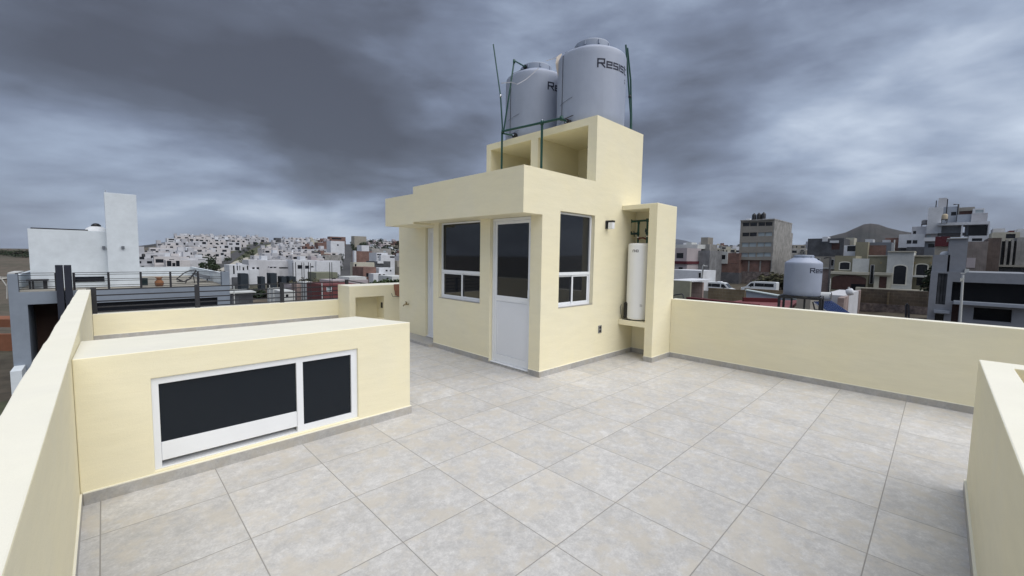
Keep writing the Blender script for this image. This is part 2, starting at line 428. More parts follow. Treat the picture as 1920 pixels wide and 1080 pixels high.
# ---- rooftop room
room = empty('rooftop_room', (5.3, 5.5, 0), 'cream rooftop stair room with two white doors under the water tanks', 'building')
W = .05
adds = [(XP, XT2, YP, YQ, -.02, ZFT), (XP2, XT2, YQ, YEND, -.02, ZFS-.012), (XF, XP, YP, YS, ZFB, ZFT), (XF, XT2, YS, YE, ZFB2, ZFS),
        (XP, XT2, YQ, YS, ZFB2, ZFS), (XT, XT2, YP, YT2, ZFT-.2, ZT)]
subs = [(XP-.1, XP+.16, 4.880, 5.975, .870, 2.1435), (XP-.1, XP+.16, 3.838, 4.655, .018, 2.1435),
        (4.443, 5.252, YP-.1, YP+.16, .893, 2.222),
        (XP2-.1, XP2+.16, 6.15, 6.789, .046, 2.1),
        (XT-.1, 6.35, 3.796, 4.802, ZFT, 3.560), (XT-.1, 6.35, 4.962, 5.984, ZFT, 3.560)]
wall = MB(); wall.csg(adds, subs); wall.build('wall', CREAM, room, bevel=.006)
skirt(room, [(XP-.012, XP+.001, YP-.012, 3.838), (XP-.012, XP+.001, 4.655, YQ+.0), (XP+.001, 6.43, YP-.012, YP+.001)])
MB().box(XP-.012, XP+.03, 3.8385, 4.6545, -.01, .018).build('threshold', SKIRT, room)
# roof screed inside the parapet of the room
# raised step in front of the rear door
MB().box(3.985, XP2+.05, YQ+.001, 8.2, -.01, .046).build('step', SKIRT, room, bevel=.003)

def frame_rect(mb, ax, p0, p1, u0, u1, z0, z1, holes):
    """frame lying in a plane: ax 'x' -> x in p0..p1, u is y; ax 'y' -> y in p0..p1, u is x"""
    if ax == 'x': mb.csg([(p0, p1, u0, u1, z0, z1)], [(p0-.1, p1+.1, a, b, c, d) for a, b, c, d in holes])
    else: mb.csg([(u0, u1, p0, p1, z0, z1)], [(a, b, p0-.1, p1+.1, c, d) for a, b, c, d in holes])
def bx2(mb, ax, p0, p1, u0, u1, z0, z1):
    if ax == 'x': mb.box(p0, p1, u0, u1, z0, z1)
    else: mb.box(u0, u1, p0, p1, z0, z1)
# left window (on the face with the doors)
def room_window(ax, p, u0, u1, z0, z1, zm, um, loc, sgn=1):
    w = empty('window', Vector(loc)-Vector(room.location)); w.parent = room
    f = MB(); frame_rect(f, ax, p, p+.05, u0, u1, z0, z1, [(u0+.030, u1-.030, zm+.022, z1-.025), (u0+.030, u1-.030, z0+.035, zm-.022)])
    f.build('frame', WHITE_AL, w, bevel=.003)
    g_ = MB(); bx2(g_, ax, p+.022, p+.028, u0+.029, u1-.029, zm+.021, z1-.024); g_.build('pane', GLASS, w)
    # two sliding leaves in the lower part
    a, b = u0+.031, u1-.031
    for (c, d, q) in ((a, um+.022, .012 if sgn > 0 else .028), (um-.022, b, .028 if sgn > 0 else .012)):
        l_ = MB(); frame_rect(l_, ax, p+q, p+q+.014, c, d, z0+.036, zm-.023, [(c+.030, d-.030, z0+.060, zm-.045)]); l_.build('sash', WHITE_AL, w, bevel=.002)
        l_ = MB(); bx2(l_, ax, p+q+.005, p+q+.009, c+.029, d-.029, z0+.059, zm-.044); l_.build('pane', GLASS, w)
    bk = MB(); bx2(bk, ax, p+.095, p+.098, u0, u1, z0, z1); bk.build('back_panel', BLACKP, w)
    s_ = MB(); bx2(s_, ax, p-.052, p+.0, u0, u1, z0-.001, z0+.006); s_.build('sill', SKIRT, w)
    return w
room_window('x', XP+.055, 4.885, 5.970, .876, 2.138, 1.332, 5.42, (XP, 5.4, 1.4), -1)
room_window('y', YP+.055, 4.447, 5.248, .899, 2.217, 1.365, 4.84, (4.85, YP, 1.5), -1)
# glazed white door
def door(ax, p, u0, u1, z0, z1, glazed, hinge, loc, hz=1.02):
    dd = empty('door', Vector(loc)-Vector(room.location)); dd.parent = room
    f = MB(); frame_rect(f, ax, p, p+.05, u0, u1, z0, z1, [(u0+.040, u1-.040, z0+.012, z1-.04)]); f.build('frame', WHITE_AL, dd, bevel=.003)
    a, b = u0+.042, u1-.042
    if glazed:
        l_ = MB(); frame_rect(l_, ax, p+.008, p+.042, a, b, z0+.014, z1-.042, [(a+.045, b-.045, 1.025, z1-.082), (a+.045, b-.045, .148, .945)]); l_.build('leaf', WHITE_AL, dd, bevel=.003)
        l_ = MB(); bx2(l_, ax, p+.020, p+.026, a+.044, b-.044, 1.024, z1-.081); l_.build('pane', GLASS, dd)
        l_ = MB(); bx2(l_, ax, p+.016, p+.034, a+.047, b-.047, .150, .943); l_.build('panel', WHITE_AL2, dd, bevel=.004)
    else:
        l_ = MB(); frame_rect(l_, ax, p+.008, p+.042, a, b, z0+.014, z1-.042, [(a+.045, b-.045, z0+.11, z1-.09)]); l_.build('leaf', WHITE_AL, dd, bevel=.003)
        l_ = MB(); bx2(l_, ax, p+.016, p+.034, a+.047, b-.047, z0+.112, z1-.092); l_.build('panel', WHITE_AL2, dd, bevel=.004)
    hu = a+.022 if hinge > 0 else b-.022
    h_ = MB(); bx2(h_, ax, p-.002, p+.008, hu-.016, hu+.016, hz-.10, hz+.12); q = (p-.035, hu, hz) if ax == 'x' else (hu, p-.035, hz)
    e = (p-.035, hu+.12*hinge, hz) if ax == 'x' else (hu+.12*hinge, p-.035, hz); s0 = (p, hu, hz) if ax == 'x' else (hu, p, hz)
    h_.tube([s0, q], .010); h_.tube([q, e], .009); h_.build('handle', WHITE_AL, dd)
    bk = MB(); bx2(bk, ax, p+.095, p+.098, u0, u1, z0, z1); bk.build('back_panel', BLACKP, dd)
    t_ = MB(); bx2(t_, ax, p-.040, p-.001, u0, u1, z0-.004, z0+.010); t_.build('sill', WHITE_AL, dd)
    return dd
door('x', XP+.052, 3.842, 4.651, .024, 2.140, True, 1, (XP, 4.25, 0), 1.02)
door('x', XP2+.05, 6.155, 6.785, .055, 2.095, False, -1, (XP2, 6.5, 0), 1.10)
# stray roof edge of the room: thin pale film of dirt left out on purpose

# ---- niche with the water heater
al = empty('heater_niche', (6.3, 3.3, 0), 'tall cream masonry niche against the rooftop room holding the water heater', 'niche')
m = MB(); m.csg([(5.990, 6.645, 3.030, 3.6355, -.02, 2.437)], [(5.9, 6.430, 3.167, 3.7, -.1, .519), (5.9, 6.430, 3.167, 3.7, .600, 2.364)])
m.build('wall', CREAM, al, bevel=.006)
skirt(al, [(5.978, 5.991, 3.018, 3.167), (5.991, XR-.011, 3.018, 3.031), (6.419, 6.431, 3.168, 3.622)])
hc = (6.195, 3.405)
he = empty('water_heater', (hc[0], hc[1], .6), 'tall white cylindrical water heater standing on the niche shelf', 'water heater')
m = MB(); m.lathe([(.165, .018), (.183, .03), (.185, .05), (.185, 1.20), (.178, 1.228), (.160, 1.238), (.03, 1.245)], (hc[0], hc[1], .6), 48); m.build('body', HEATW, he)
m = MB(); m.lathe([(.14, 0), (.14, .02)], (hc[0], hc[1], .6), 32); m.build('base', BLACKP, he)
def on_cyl(mb, c, r, th0, z, strokes, sc, thick=.16, depth=.002, ppm=24):
    """letter strokes (u to the right, v up, in letter heights) wrapped on a cylinder; th grows to the right seen from outside"""
    for (u0, v0, u1, v1) in strokes:
        d = Vector((u1-u0, v1-v0)); L = d.length; d /= L; nn = Vector((-d.y, d.x))*thick/2
        u0e, v0e, u1e, v1e = u0-d.x*thick/2, v0-d.y*thick/2, u1+d.x*thick/2, v1+d.y*thick/2
        N = max(2, int(L*sc*ppm)+1); vs = []
        for i in range(N+1):
            f = i/N; cu, cv = u0e+(u1e-u0e)*f, v0e+(v1e-v0e)*f
            for rr in (r+.0006, r+depth):
                for sgn in (-1, 1):
                    th = th0 + (cu+nn.x*sgn)*sc/r; zz = z+(cv+nn.y*sgn)*sc
                    vs.append((c[0]+rr*math.cos(th), c[1]+rr*math.sin(th), zz))
        fs = []
        for i in range(N):
            a, b = i*4, (i+1)*4
            fs += [(a+2, a+3, b+3, b+2), (a, a+2, b+2, b), (a+1, b+1, b+3, a+3)]
        fs += [(0, 1, 3, 2), (N*4, N*4+2, N*4+3, N*4+1)]
        mb.add(vs, fs)
tc_ = math.atan2(-hc[1], -hc[0])   # direction from heater to camera
m = MB(); on_cyl(m, hc, .185, tc_-.62, 1.70, [(0, 0, 0, 1), (0, 1, .7, 1), (1, 0, 1, 1), (1, .5, 1.6, .5), (1.9, 0, 1.9, 1), (1.9, 0, 2.6, 0), (1.9, 1, 2.6, 1), (2.9, 0, 2.9, 1)], .030, .3); m.build('logo', mat('logo_grey', (.10, .10, .11), .5), he)
m = MB(); on_cyl(m, hc, .185, tc_+.15, .84, [(0, 0, 1.2, 0), (0, .5, 1.2, .5), (0, 1, .8, 1)], .03, .2); m.build('label', mat('label_grey', (.35, .35, .36), .5), he)
m = MB().box(6.04, 6.085, 3.50, 3.575, .630, .875); m.box(6.055, 6.08, 3.52, 3.56, .875, .89); m.build('control_box', BLACKP, he, bevel=.006)
m = MB(); m.tube([(6.06, 3.56, .66), (6.04, 3.60, .62), (6.03, 3.61, .68), (6.03, 3.63, .80), (6.07, 3.633, .84)], .004, 6)
m.tube([(6.06, 3.55, .63), (6.02, 3.58, .607), (6.05, 3.52, .606), (6.02, 3.45, .606), (6.08, 3.38, .607)], .005, 6); m.build('cable', BLACKP, he)
# pipework above the heater
pg = empty('pipework', (6.3, 3.4, 1.9), 'dark green water pipes with valves inside the niche above the heater', 'pipes')
X0 = 6.30
def A3(px, py, X=X0): return atX(px, py, X)
m = MB()
m.tube([A3(1178, 416), A3(1214, 413)], .017)
m.tube([A3(1183, 413), A3(1182, 436), A3(1185, 438.5), A3(1197, 438)], .016)
m.tube([A3(1197.5, 415), A3(1196, 458)], .016)
m.tube([A3(1214, 411), A3(1213, 458)], .016)
m.tube([A3(1178, 422), A3(1183, 421.5)], .014)
for q in ((1183, 415), (1197.5, 416), (1214, 413), (1182.5, 437), (1196.5, 438)):
    c = A3(*q); m.lathe([(.0, -.03), (.022, -.028), (.022, .028), (.0, .03)], c, 10, capb=False, capt=False)
m.build('pipe', GREEN_P, pg)
m = MB(); 
VD = mat('valve_dark', (.03, .05, .05), .4)
for q in ((1189.5, 438), (1211.5, 433)):
    c = A3(*q, X=X0-.02); m = MB(); m.tube([c+Vector((0, 0, -.05)), c+Vector((-.02, 0, .04))], .008); m.lathe([(0, -.02), (.02, -.018), (.02, .018), (0, .02)], c, 8, capb=False, capt=False); m.build('valve', VD, pg)
m = MB()
for q in ((1196.5, 445), (1213.5, 443)):
    c = A3(*q, X=X0-.004); m = MB(); m.lathe([(0, -.012), (.021, -.011), (.021, .011), (0, .012)], c, 10, capb=False, capt=False); m.build('coupling', CHROME, pg)
m = MB(); m.tube([A3(1197, 449), A3(1200, 446.5), A3(1206, 445.8), A3(1213, 449)], .013); CU_ = mat('copper', (.16, .05, .04), .5, .4); m.build('copper_pipe', CU_, pg); m = MB(); m.tube([A3(1197, 415.5, X0+.02), A3(1213, 414, X0+.02)], .010); m.build('copper_pipe', CU_, pg)

# wall lamp, socket, tap
wl = empty('wall_lamp', (5.66, YP, 2.1), 'small black wall lamp with a white square shade beside the window', 'wall lamp')
m = MB().box(5.525, 5.605, YP-.022, YP-.001, 2.045, 2.168); m.box(5.530, 5.600, YP-.125, YP-.001, 2.140, 2.168); m.build('bracket', BLACK, wl, bevel=.003)
MB().box(5.532, 5.598, YP-.122, YP-.045, 2.040, 2.139).build('lamp_shade', LAMPW, wl, bevel=.006)
ws = empty('wall_socket', (5.465, YP, .495), 'small grey wall socket low on the wall below the lamp', 'socket')
MB().box(5.42, 5.51, YP-.010, YP-.001, .435, .555).build('plate', mat('socket_grey', (.22, .22, .22), .4), ws, bevel=.004)
m = MB().box(5.443, 5.487, YP-.014, YP-.009, .505, .540); m.box(5.443, 5.487, YP-.014, YP-.009, .450, .485); m.build('outlet', BLACKP, ws, bevel=.002)
tp = empty('tap', (XP2, 7.40, .61), 'small brass tap on the cream wall beside the rear white door', 'tap')
m = MB(); m.tube([(XP2, 7.40, .61), (XP2-.05, 7.40, .61), (XP2-.09, 7.42, .60), (XP2-.10, 7.43, .575)], .013, 8); m.lathe([(.018, 0), (.018, .03)], (XP2-.05, 7.40, .615), 8); m.build('spout', BRASS, tp)
m = MB(); m.tube([(XP2-.05, 7.37, .655), (XP2-.05, 7.44, .66)], .008, 6); m.build('handle', BRASS, tp)

# ---- barbecue block at the back
bb = empty('barbecue_block', (4.4, 9.1, 0), 'cream masonry block with a square niche at the back of the terrace', 'masonry block')
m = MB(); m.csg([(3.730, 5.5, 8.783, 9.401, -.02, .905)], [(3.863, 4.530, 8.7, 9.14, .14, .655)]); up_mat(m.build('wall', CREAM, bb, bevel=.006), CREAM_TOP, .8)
sk2 = empty('wall_socket', (4.53, 8.95, .42), 'small dark wall socket inside the square niche of the back block', 'socket')
MB().box(4.521, 4.5295, 8.86, 8.94, .37, .50).build('plate', BLACKP, sk2, bevel=.003)
st = empty('brick_stub', (4.83, 8.77, .77), 'broken reddish brick edge at the right end of the back block', 'brick')
m = MB(); m.prism([(4.765, .913), (4.90, .915), (4.92, .60), (4.87, .63), (4.80, .66), (4.79, .74), (4.772, .80)], 'y', 8.762, 8.782); m.build('brick', BRICKR, st)
m = MB(); m.tube([(4.70, 8.76, .71), (4.715, 8.74, .635), (4.86, 8.72, .632), (4.90, 8.74, .60)], .006, 6); m.build('wire', BLACK, st)

# ---- railing on the back parapet
rl = empty('railing', (1.9, 9.5, .566), 'black metal railing with five bars on the low back parapet', 'railing')
RY = 9.50
for x in (-.14, 1.205, 2.62): MB().box(x-.035, x+.035, RY-.02, RY+.02, .566, .985).build('post', BLACK, rl, bevel=.002)
MB().box(3.945, 4.005, RY-.03, RY+.03, .560, 1.005).build('post', BLACK, rl, bevel=.002)
for z in (.955, .860, .765, .670, .590): MB().box(-.14, 3.975, RY-.008, RY+.008, z-.010, z+.010).build('bar', BLACK, rl)
m = MB(); m.tube([(4.0, 9.5, .985), (4.75, 9.5, .83)], .012, 6); m.tube([(4.3, 9.5, .90), (4.75, 9.5, .80)], .014, 6); m.build('sloping_rail', BLACK, rl)
m = MB().box(-.215, -.165, 9.36, 9.385, .969, .985); tag(m.build('bracket', BLACK), 'tiny black bracket on the far end of the left parapet', 'bracket')

# ---- low wall round the stair opening, right edge of the picture
sw = empty('stairwell_wall', (2.6, -1.5, 0), 'low cream wall with a wide pale top around an opening at the right edge', 'low wall')
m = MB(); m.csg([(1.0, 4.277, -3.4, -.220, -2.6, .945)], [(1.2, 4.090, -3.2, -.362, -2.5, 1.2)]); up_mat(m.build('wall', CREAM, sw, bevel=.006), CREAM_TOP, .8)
skirt(sw, [(1.0, 4.289, -.221, -.208), (4.276, 4.289, -3.4, -.222)])

# ---- the house below the terrace
hb = empty('own_house', (3, 1, -6.6), 'cream house body under the terrace', 'building')
m = MB(); m.csg([(XLO+.01, XR+.14, -7.2, 9.59, -6.7, -.061)], [(.99, 4.29, -3.41, -.21, -2.7, 0)]); m.build('wall', CREAM, hb)

# ------------------------------------------------------------------ water tanks
LET = {'R': ([(0, 0, 0, 1), (0, 1, .9, 1), (.9, 1, .9, .48), (0, .48, .9, .48), (.45, .48, .95, 0)], 1.28),
       'e': ([(0, 0, 0, .72), (0, .72, .75, .72), (.75, .72, .75, .36), (0, .36, .75, .36), (0, 0, .75, 0)], 1.08),
       's': ([(0, .72, .72, .72), (0, .72, 0, .36), (0, .36, .72, .36), (.72, .36, .72, 0), (0, 0, .72, 0)], 1.04),
       'i': ([(0, 0, 0, .72)], .34),
       't': ([(.15, 0, .15, 1), (0, .72, .55, .72), (.15, 0, .55, 0)], .85)}
def write_cyl(mb, text, c, r, th0, z, sc, thick=.20):
    u = 0
    for ch in text:
        st_, w = LET[ch]; on_cyl(mb, c, r, th0 + u*sc/r, z, st_, sc, thick); u += w
SCUFF = mat('thin_scuff', (.16, .18, .24), .6)
def tank(name, label, c, z, r=.575, hs=1.17, hc_=.125, text='Resist', off=10, tz=1.0, sc=.14, seam=True, lidr=.285, lh=1.0, cat='water tank'):
    t = empty(name, (c[0], c[1], z), label, cat)
    k = r/.575
    m = MB(); m.lathe([(r*.955, 0), (r*.985, .02), (r*.99, hs*.15), (r*1.0, hs*.5), (r, hs-.10), (r*.997, hs-.035), (r*.985, hs-.012), (r*.968, hs)], (c[0], c[1], z), 72, capt=False)
    m.lathe([(r*.968, hs), (r*.93, hs+.016), (r*.75, hs+.016+(hc_-.02)*.50), (lidr*1.12, hs+hc_-.004), (lidr*1.0, hs+hc_+.004)], (c[0], c[1], z), 72, capb=False); m.build('body', TANKC, t)
    m = MB(); m.lathe([(lidr*.98, hs+hc_-.02), (lidr*1.0, hs+hc_+.095*lh), (lidr*.985, hs+hc_+.115*lh), (lidr*.9, hs+hc_+.128*lh), (.02, hs+hc_+.14*lh)], (c[0], c[1], z), 48)
    for a in range(8):
        th = a*PI/4+.2; m.box(c[0]+lidr*math.cos(th)-.012, c[0]+lidr*math.cos(th)+.012, c[1]+lidr*math.sin(th)-.012, c[1]+lidr*math.sin(th)+.012, z+hs+hc_+.03*lh, z+hs+hc_+.09*lh)
    m.build('lid', TANKL, t)
    thc = math.atan2(-c[1], -c[0])
    if text:
        m = MB(); write_cyl(m, text, c, r, thc+math.radians(off), z+tz, sc)
        if text == 'Resist': on_cyl(m, c, r, thc+math.radians(off)+5.0*sc/r, z+tz-.10, [(0, 0, .2, .3), (.2, .3, .5, .3), (.1, -.6, .4, -.3), (.4, -.6, .1, -.3)], sc*.55, .12)
        m.build('lettering', INK, t)
    if seam:
        th = thc-math.radians(53); rr = r+.006
        m = MB(); pts = [(c[0]+.9*lidr*math.cos(th), c[1]+.9*lidr*math.sin(th), z+hs+hc_+.06), (c[0]+(r*.93)*math.cos(th), c[1]+(r*.93)*math.sin(th), z+hs+.02), (c[0]+rr*math.cos(th), c[1]+rr*math.sin(th), z+hs-.05), (c[0]+rr*math.cos(th), c[1]+rr*math.sin(th), z+.12)]
        m.tube(pts, .004, 6); m.build('cable', BLACK, t)
        for zz in (.40, .12):
            m = MB(); th2 = th+.10; pts = [(c[0]+rr*math.cos(th2+d), c[1]+rr*math.sin(th2+d), z+zz+d*.12) for d in (-.22, -.1, 0, .15, .3)]
            m.tube(pts, .003, 5); m.build('strap_mark', SCUFF, t)
    return t
tank('water_tank', 'large grey water tank in front on the plinth of the rooftop room', (5.935, 4.270), ZT, r=.562, off=9.5, tz=.845, sc=.114)
tank('water_tank', 'grey water tank half hidden behind the larger one on the plinth', (5.905, 5.49), ZT, r=.562, off=22, tz=.845, sc=.114)
# plastic film torn from the tanks
FILM = mat('torn_film', (.50, .44, .38), .6, var=.15, vscale=10)
tf = MB()
def ribbon(mb, pts, w, th=.002):
    pts = [Vector(p) for p in pts]; vs = []
    for i, p in enumerate(pts):
        t = (pts[min(i+1, len(pts)-1)]-pts[max(i-1, 0)]).normalized(); n_ = t.cross(CF).normalized()*(w[i] if isinstance(w, list) else w)/2; dd = CF*th
        vs += [p-n_, p+n_, p+n_+dd, p-n_+dd]
    fs = []
    for i in range(len(pts)-1):
        for k in range(4): fs.append((i*4+k, i*4+(k+1) % 4, (i+1)*4+(k+1) % 4, (i+1)*4+k))
    mb.add(vs, fs)
def A4(px, py, D): return CAM + ray(px, py)*D
film = MB()
ribbon(film, [A4(1053, 101, 6.92), A4(1047, 108, 6.90), A4(1045, 118, 6.88), A4(1046, 130, 6.88), A4(1048, 141, 6.88), A4(1049, 150, 6.88)], [.02, .06, .06, .05, .035, .01])
ribbon(film, [A4(1050, 104, 6.92), A4(1038, 110, 7.2), A4(1024, 114, 7.3)], [.03, .012, .008])
tag(film.build('plastic_film', FILM), 'torn scrap of dirty plastic film hanging between the two grey tanks', 'plastic film')
film = MB(); ribbon(film, [A4(1010, 127, 7.15), A4(998, 139, 7.12), A4(986, 149, 7.1), A4(970, 158, 7.05), A4(958, 154, 7.1), A4(940, 156, 7.12)], .014)
tag(film.build('plastic_strip', mat('pale_film', (.36, .37, .41), .5)), 'pale plastic strip across the top of the rear grey tank', 'plastic film')

# green supply pipes in front of the tanks
XG = 5.13
gp = empty('water_pipes', (XG, 5, 2.75), 'dark green pipe run with two risers and ball valves in front of the tanks', 'pipes')
m = MB()
a0, a1, a2 = atX(943, 246, XG), atX(1016.5, 230.5, XG), atX(1053, 222, XG)
m.tube([a0, a2], .019, 12)
m.tube([atX(941.5, 247, XG), (XG, atX(941.5, 247, XG).y, 2.70)], .018, 12)
m.tube([a1+Vector((0, 0, .02)), (XG, a1.y, 2.70)], .020, 12)
m.tube([atX(943, 250, XG), atX(952, 252, XG+.1), atX(960, 253, 5.3)], .014, 10)
m.tube([a2, atX(1060, 227, 5.32)], .016, 10)
for p in (a0, a1, a2): m.lathe([(0, -.035), (.027, -.033), (.027, .033), (0, .035)], p, 12, capb=False, capt=False)
m.build('pipe', GREEN_P, gp)
for i, q in enumerate(((963, 253.5), (1062, 228))):
    c = atX(*q, 5.30); m = MB(); m.tube([c, c+Vector((.08, 0, 0))], .045, 16); m.build('valve', BLACKP, gp)
    m = MB(); m.tube([c-Vector((.012, 0, 0)), c], .022, 12); m.build('valve_face', CHROME, gp)
m = MB(); m.tube([atX(1049, 219, 5.2), atX(1054, 222, 5.2), atX(1058, 223, 5.2), atX(1075, 216, 5.3)], .006, 6); m.build('wire', BLACK, gp)
m = MB(); m.tube([a1+Vector((0, 0, .015)), a1+Vector((0, 0, .05))], .018, 10); m.build('coupling', CHROME, gp)
vr = empty('vent_pipe', a0, 'thin green pipe leaning up to the left beside the rear tank', 'pipe')
m = MB(); m.tube([atX(942.5, 246, XG), atX(938.5, 180, XG)], .013, 8); m.tube([atX(938.5, 180, XG), atX(925, 83, XG)], .011, 8); m.build('pipe', GREEN_P, vr)
m = MB(); q = atX(938.5, 180, XG); m.lathe([(0, -.025), (.018, -.024), (.018, .024), (0, .025)], q, 10, capb=False, capt=False); m.build('coupling', CHROME, vr)
fr_ = empty('fill_pipe', a0, 'bent green pipe feeding the lid of the rear tank', 'pipe')
m = MB(); m.tube([atX(944.5, 245, XG), atX(964, 115, XG-.05), atX(965.5, 114.5, XG), atX(986, 126, 5.63)], .013, 8); q = atX(964, 115, XG-.05); m.lathe([(0, -.03), (.02, -.028), (.02, .028), (0, .03)], q, 10, capb=False, capt=False); m.build('pipe', GREEN_P, fr_)
m = MB(); q = atX(986, 126, 5.62); m.tube([q-Vector((.03, 0, 0)), q+Vector((.05, .02, 0))], .035, 10); m.build('union', BLACKP, fr_)
for i, (lab, p0, p1, p2) in enumerate((('taller green pipe standing loose beside the front tank', (1182.5, 243), (1178, 150), (1173.5, 84)), ('shorter green pipe tied to the taller one beside the front tank', (1184, 243), (1182.5, 150), (1176.5, 90)))):
    Yp = 3.80+.03*i; b = atY(*p0, Yp); b.z = ZT
    t = empty('loose_pipe', b, lab, 'pipe'); m = MB(); m.tube([b, atY(p0[0], 215, Yp), atY(*p1, Yp), atY(*p2, Yp)], .0145, 8); m.build('pipe', GREEN_P, t)
    if i == 0: m = MB(); q = atY(1180.5, 181, Yp); m.lathe([(0, -.02), (.022, -.018), (.022, .018), (0, .02)], q, 10, capb=False, capt=False); m.build('tie', BLACKP, t)

# ================================================================== the town around
REL = lambda px: math.degrees(math.atan((px-960)/FPX))
YAWD = math.degrees(YAW)
PROF = {'field': [(0, -6.5), (60, -6.5), (110, -9), (200, -8), (350, -3), (500, .3), (900, .6), (3000, 0)],
        'hill': [(0, -6.5), (45, -6.5), (110, -10.5), (150, -10), (250, -7), (313, -4.4), (400, 2.2), (460, 7.5), (560, 13), (640, 14), (900, 6), (3000, 0)],
        'lowhill': [(0, -6.5), (45, -6.5), (110, -10.5), (150, -10), (250, -7), (313, -4.4), (400, 0), (460, 1.5), (560, 2.2), (900, 2.2), (3000, 0)],
        'town': [(0, -6.5), (130, -6.5), (180, -5), (250, -1), (400, 8), (600, 15), (900, 8), (3000, 0)],
        'rise': [(0, -6.5), (45, -6.3), (75, -5.0), (107, -3.6), (150, -1), (250, 2), (400, 5), (800, 4), (3000, 0)],
        'back': [(0, -6.5), (3000, -6.5)]}
AZ = [(-180, 'back'), (-75, 'field'), (-50.5, 'field'), (-46, 'lowhill'), (-41, 'lowhill'), (-38.8, 'hill'), (-12, 'hill'), (15, 'town'), (36, 'town'), (41, 'rise'), (70, 'rise'), (120, 'back'), (180, 'back')]
def lin(tab, v):
    for (a, b), (c, d) in zip(tab, tab[1:]):
        if v <= c: return b+(d-b)*max(0, (v-a))/(c-a)
    return tab[-1][1]
def hgt(x, y):
    d = math.hypot(x, y); rel = (YAWD - math.degrees(math.atan2(y, x))+180) % 360-180
    for (a, p), (c, q) in zip(AZ, AZ[1:]):
        if rel <= c:
            t = (rel-a)/(c-a); t = t*t*(3-2*t)
            z = lin(PROF[p], d)*(1-t) + lin(PROF[q], d)*t; break
    return z + (.5*math.sin(x*.045+1)*math.sin(y*.037) if d > 60 else 0)
def pt(px, D, dz=0):
    a = math.radians(YAWD-REL(px)); x, y = D*math.cos(a), D*math.sin(a)
    return Vector((x, y, hgt(x, y)+dz))

GROUND = mat('dry_ground', (.115, .092, .072), .95, var=0, col2=(.062, .060, .042), vscale=.035, bump=.3, bscale=.6, coords='World', fine=.35, fscale=.6)
GRASS = mat('park_grass', (.060, .070, .036), .95, col2=(.085, .085, .055), vscale=.09, coords='World', fine=.35, fscale=.7)
ASPH = mat('asphalt', (.060, .060, .063), .9, var=.2, vscale=.2, coords='World', fine=.1, fscale=3)
PAVE = mat('pale_path', (.36, .34, .30), .9, var=.1, vscale=.3, coords='World')
HILLM = mat('hill_scrub', (.036, .032, .032), .95, col2=(.020, .022, .022), vscale=.012, coords='World', fine=.3, fscale=.06)
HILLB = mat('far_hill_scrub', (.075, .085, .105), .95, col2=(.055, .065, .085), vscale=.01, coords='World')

rad = [0, 8, 14, 20, 30, 45, 60, 75, 90, 107, 120, 135, 150, 165, 180, 200, 225, 250, 280, 313, 350, 400, 430, 460, 500, 560, 640, 760, 900, 1300, 2000, 3000, 3150]
azs = [-180+4*i for i in range(30)] + [-60+2*i for i in range(66)] + [72+4*i for i in range(27)]
m = MB(); vs = []; fs = []
for r_ in rad:
    for a in azs:
        t = math.radians(YAWD-a); x, y = max(r_, .01)*math.cos(t), max(r_, .01)*math.sin(t); vs.append((x, y, hgt(x, y) if r_ < 3100 else -30))
n = len(azs)
for i in range(len(rad)-1):
    for k in range(n): fs.append((i*n+k, (i+1)*n+k, (i+1)*n+(k+1) % n, i*n+(k+1) % n))
m.add(vs, fs, True); tag(m.build('ground', GROUND), kind='structure')

def drape(name, mat_, pts, w0, w1=None, dz=.25, sub=6):
    """a strip laid over the terrain along (px, distance) points"""
    P = [pt(*p) for p in pts]; Q = []
    for a, b in zip(P, P[1:]):
        for i in range(sub): Q.append(a.lerp(b, i/sub))
    Q.append(P[-1]); m = MB(); vs = []; fs = []; NW = 4
    for i, p in enumerate(Q):
        t = (Q[min(i+1, len(Q)-1)]-Q[max(0, i-1)]); t.z = 0; t.normalize(); nn = Vector((-t.y, t.x, 0))
        f = i/(len(Q)-1); w = w0+((w1 if w1 is not None else w0)-w0)*f
        for k in range(NW+1):
            q = p+nn*w*(k/NW-.5); vs.append((q.x, q.y, hgt(q.x, q.y)+dz))
    for i in range(len(Q)-1):
        for k in range(NW): fs.append((i*(NW+1)+k, i*(NW+1)+k+1, (i+1)*(NW+1)+k+1, (i+1)*(NW+1)+k))
    m.add(vs, fs, True); return tag(m.build(name, mat_), kind='structure')
CL = [(190, 388), (250, 408), (313, 428), (400, 456), (460, 482), (540, 508)]
CRR = [(190, 448), (250, 462), (313, 478), (400, 498), (460, 513), (540, 529)]
def midc(D): return (lin(CL, D)+lin(CRR, D))/2
drape('park_grass', GRASS, [(midc(D), D) for D in (170, 200, 250, 313, 400, 460, 530)], 24, 30, .2)
drape('path', PAVE, [(lin(CRR, D)-2, D) for D in (215, 250, 313, 400, 460, 540)], 5, 9, .6)
drape('path', PAVE, [(392, 200), (408, 222), (428, 255), (447, 300), (466, 332), (497, 335)], 4, 4, .6)
drape('road', ASPH, [(lin(CL, D)-3, D) for D in (180, 250, 313, 400, 460, 540)], 7, 8, .35)
drape('road', ASPH, [(652, D) for D in (120, 160, 200, 260, 330, 400, 470, 560, 620)], 7.5, 9.5, .4)
drape('road', ASPH, [(360, 118), (430, 112), (500, 108), (560, 108), (640, 112), (700, 118)], 8, 8, .3)
drape('field_track', PAVE, [(-40, 190), (10, 205), (60, 215)], 2.5, 2.5, .3)

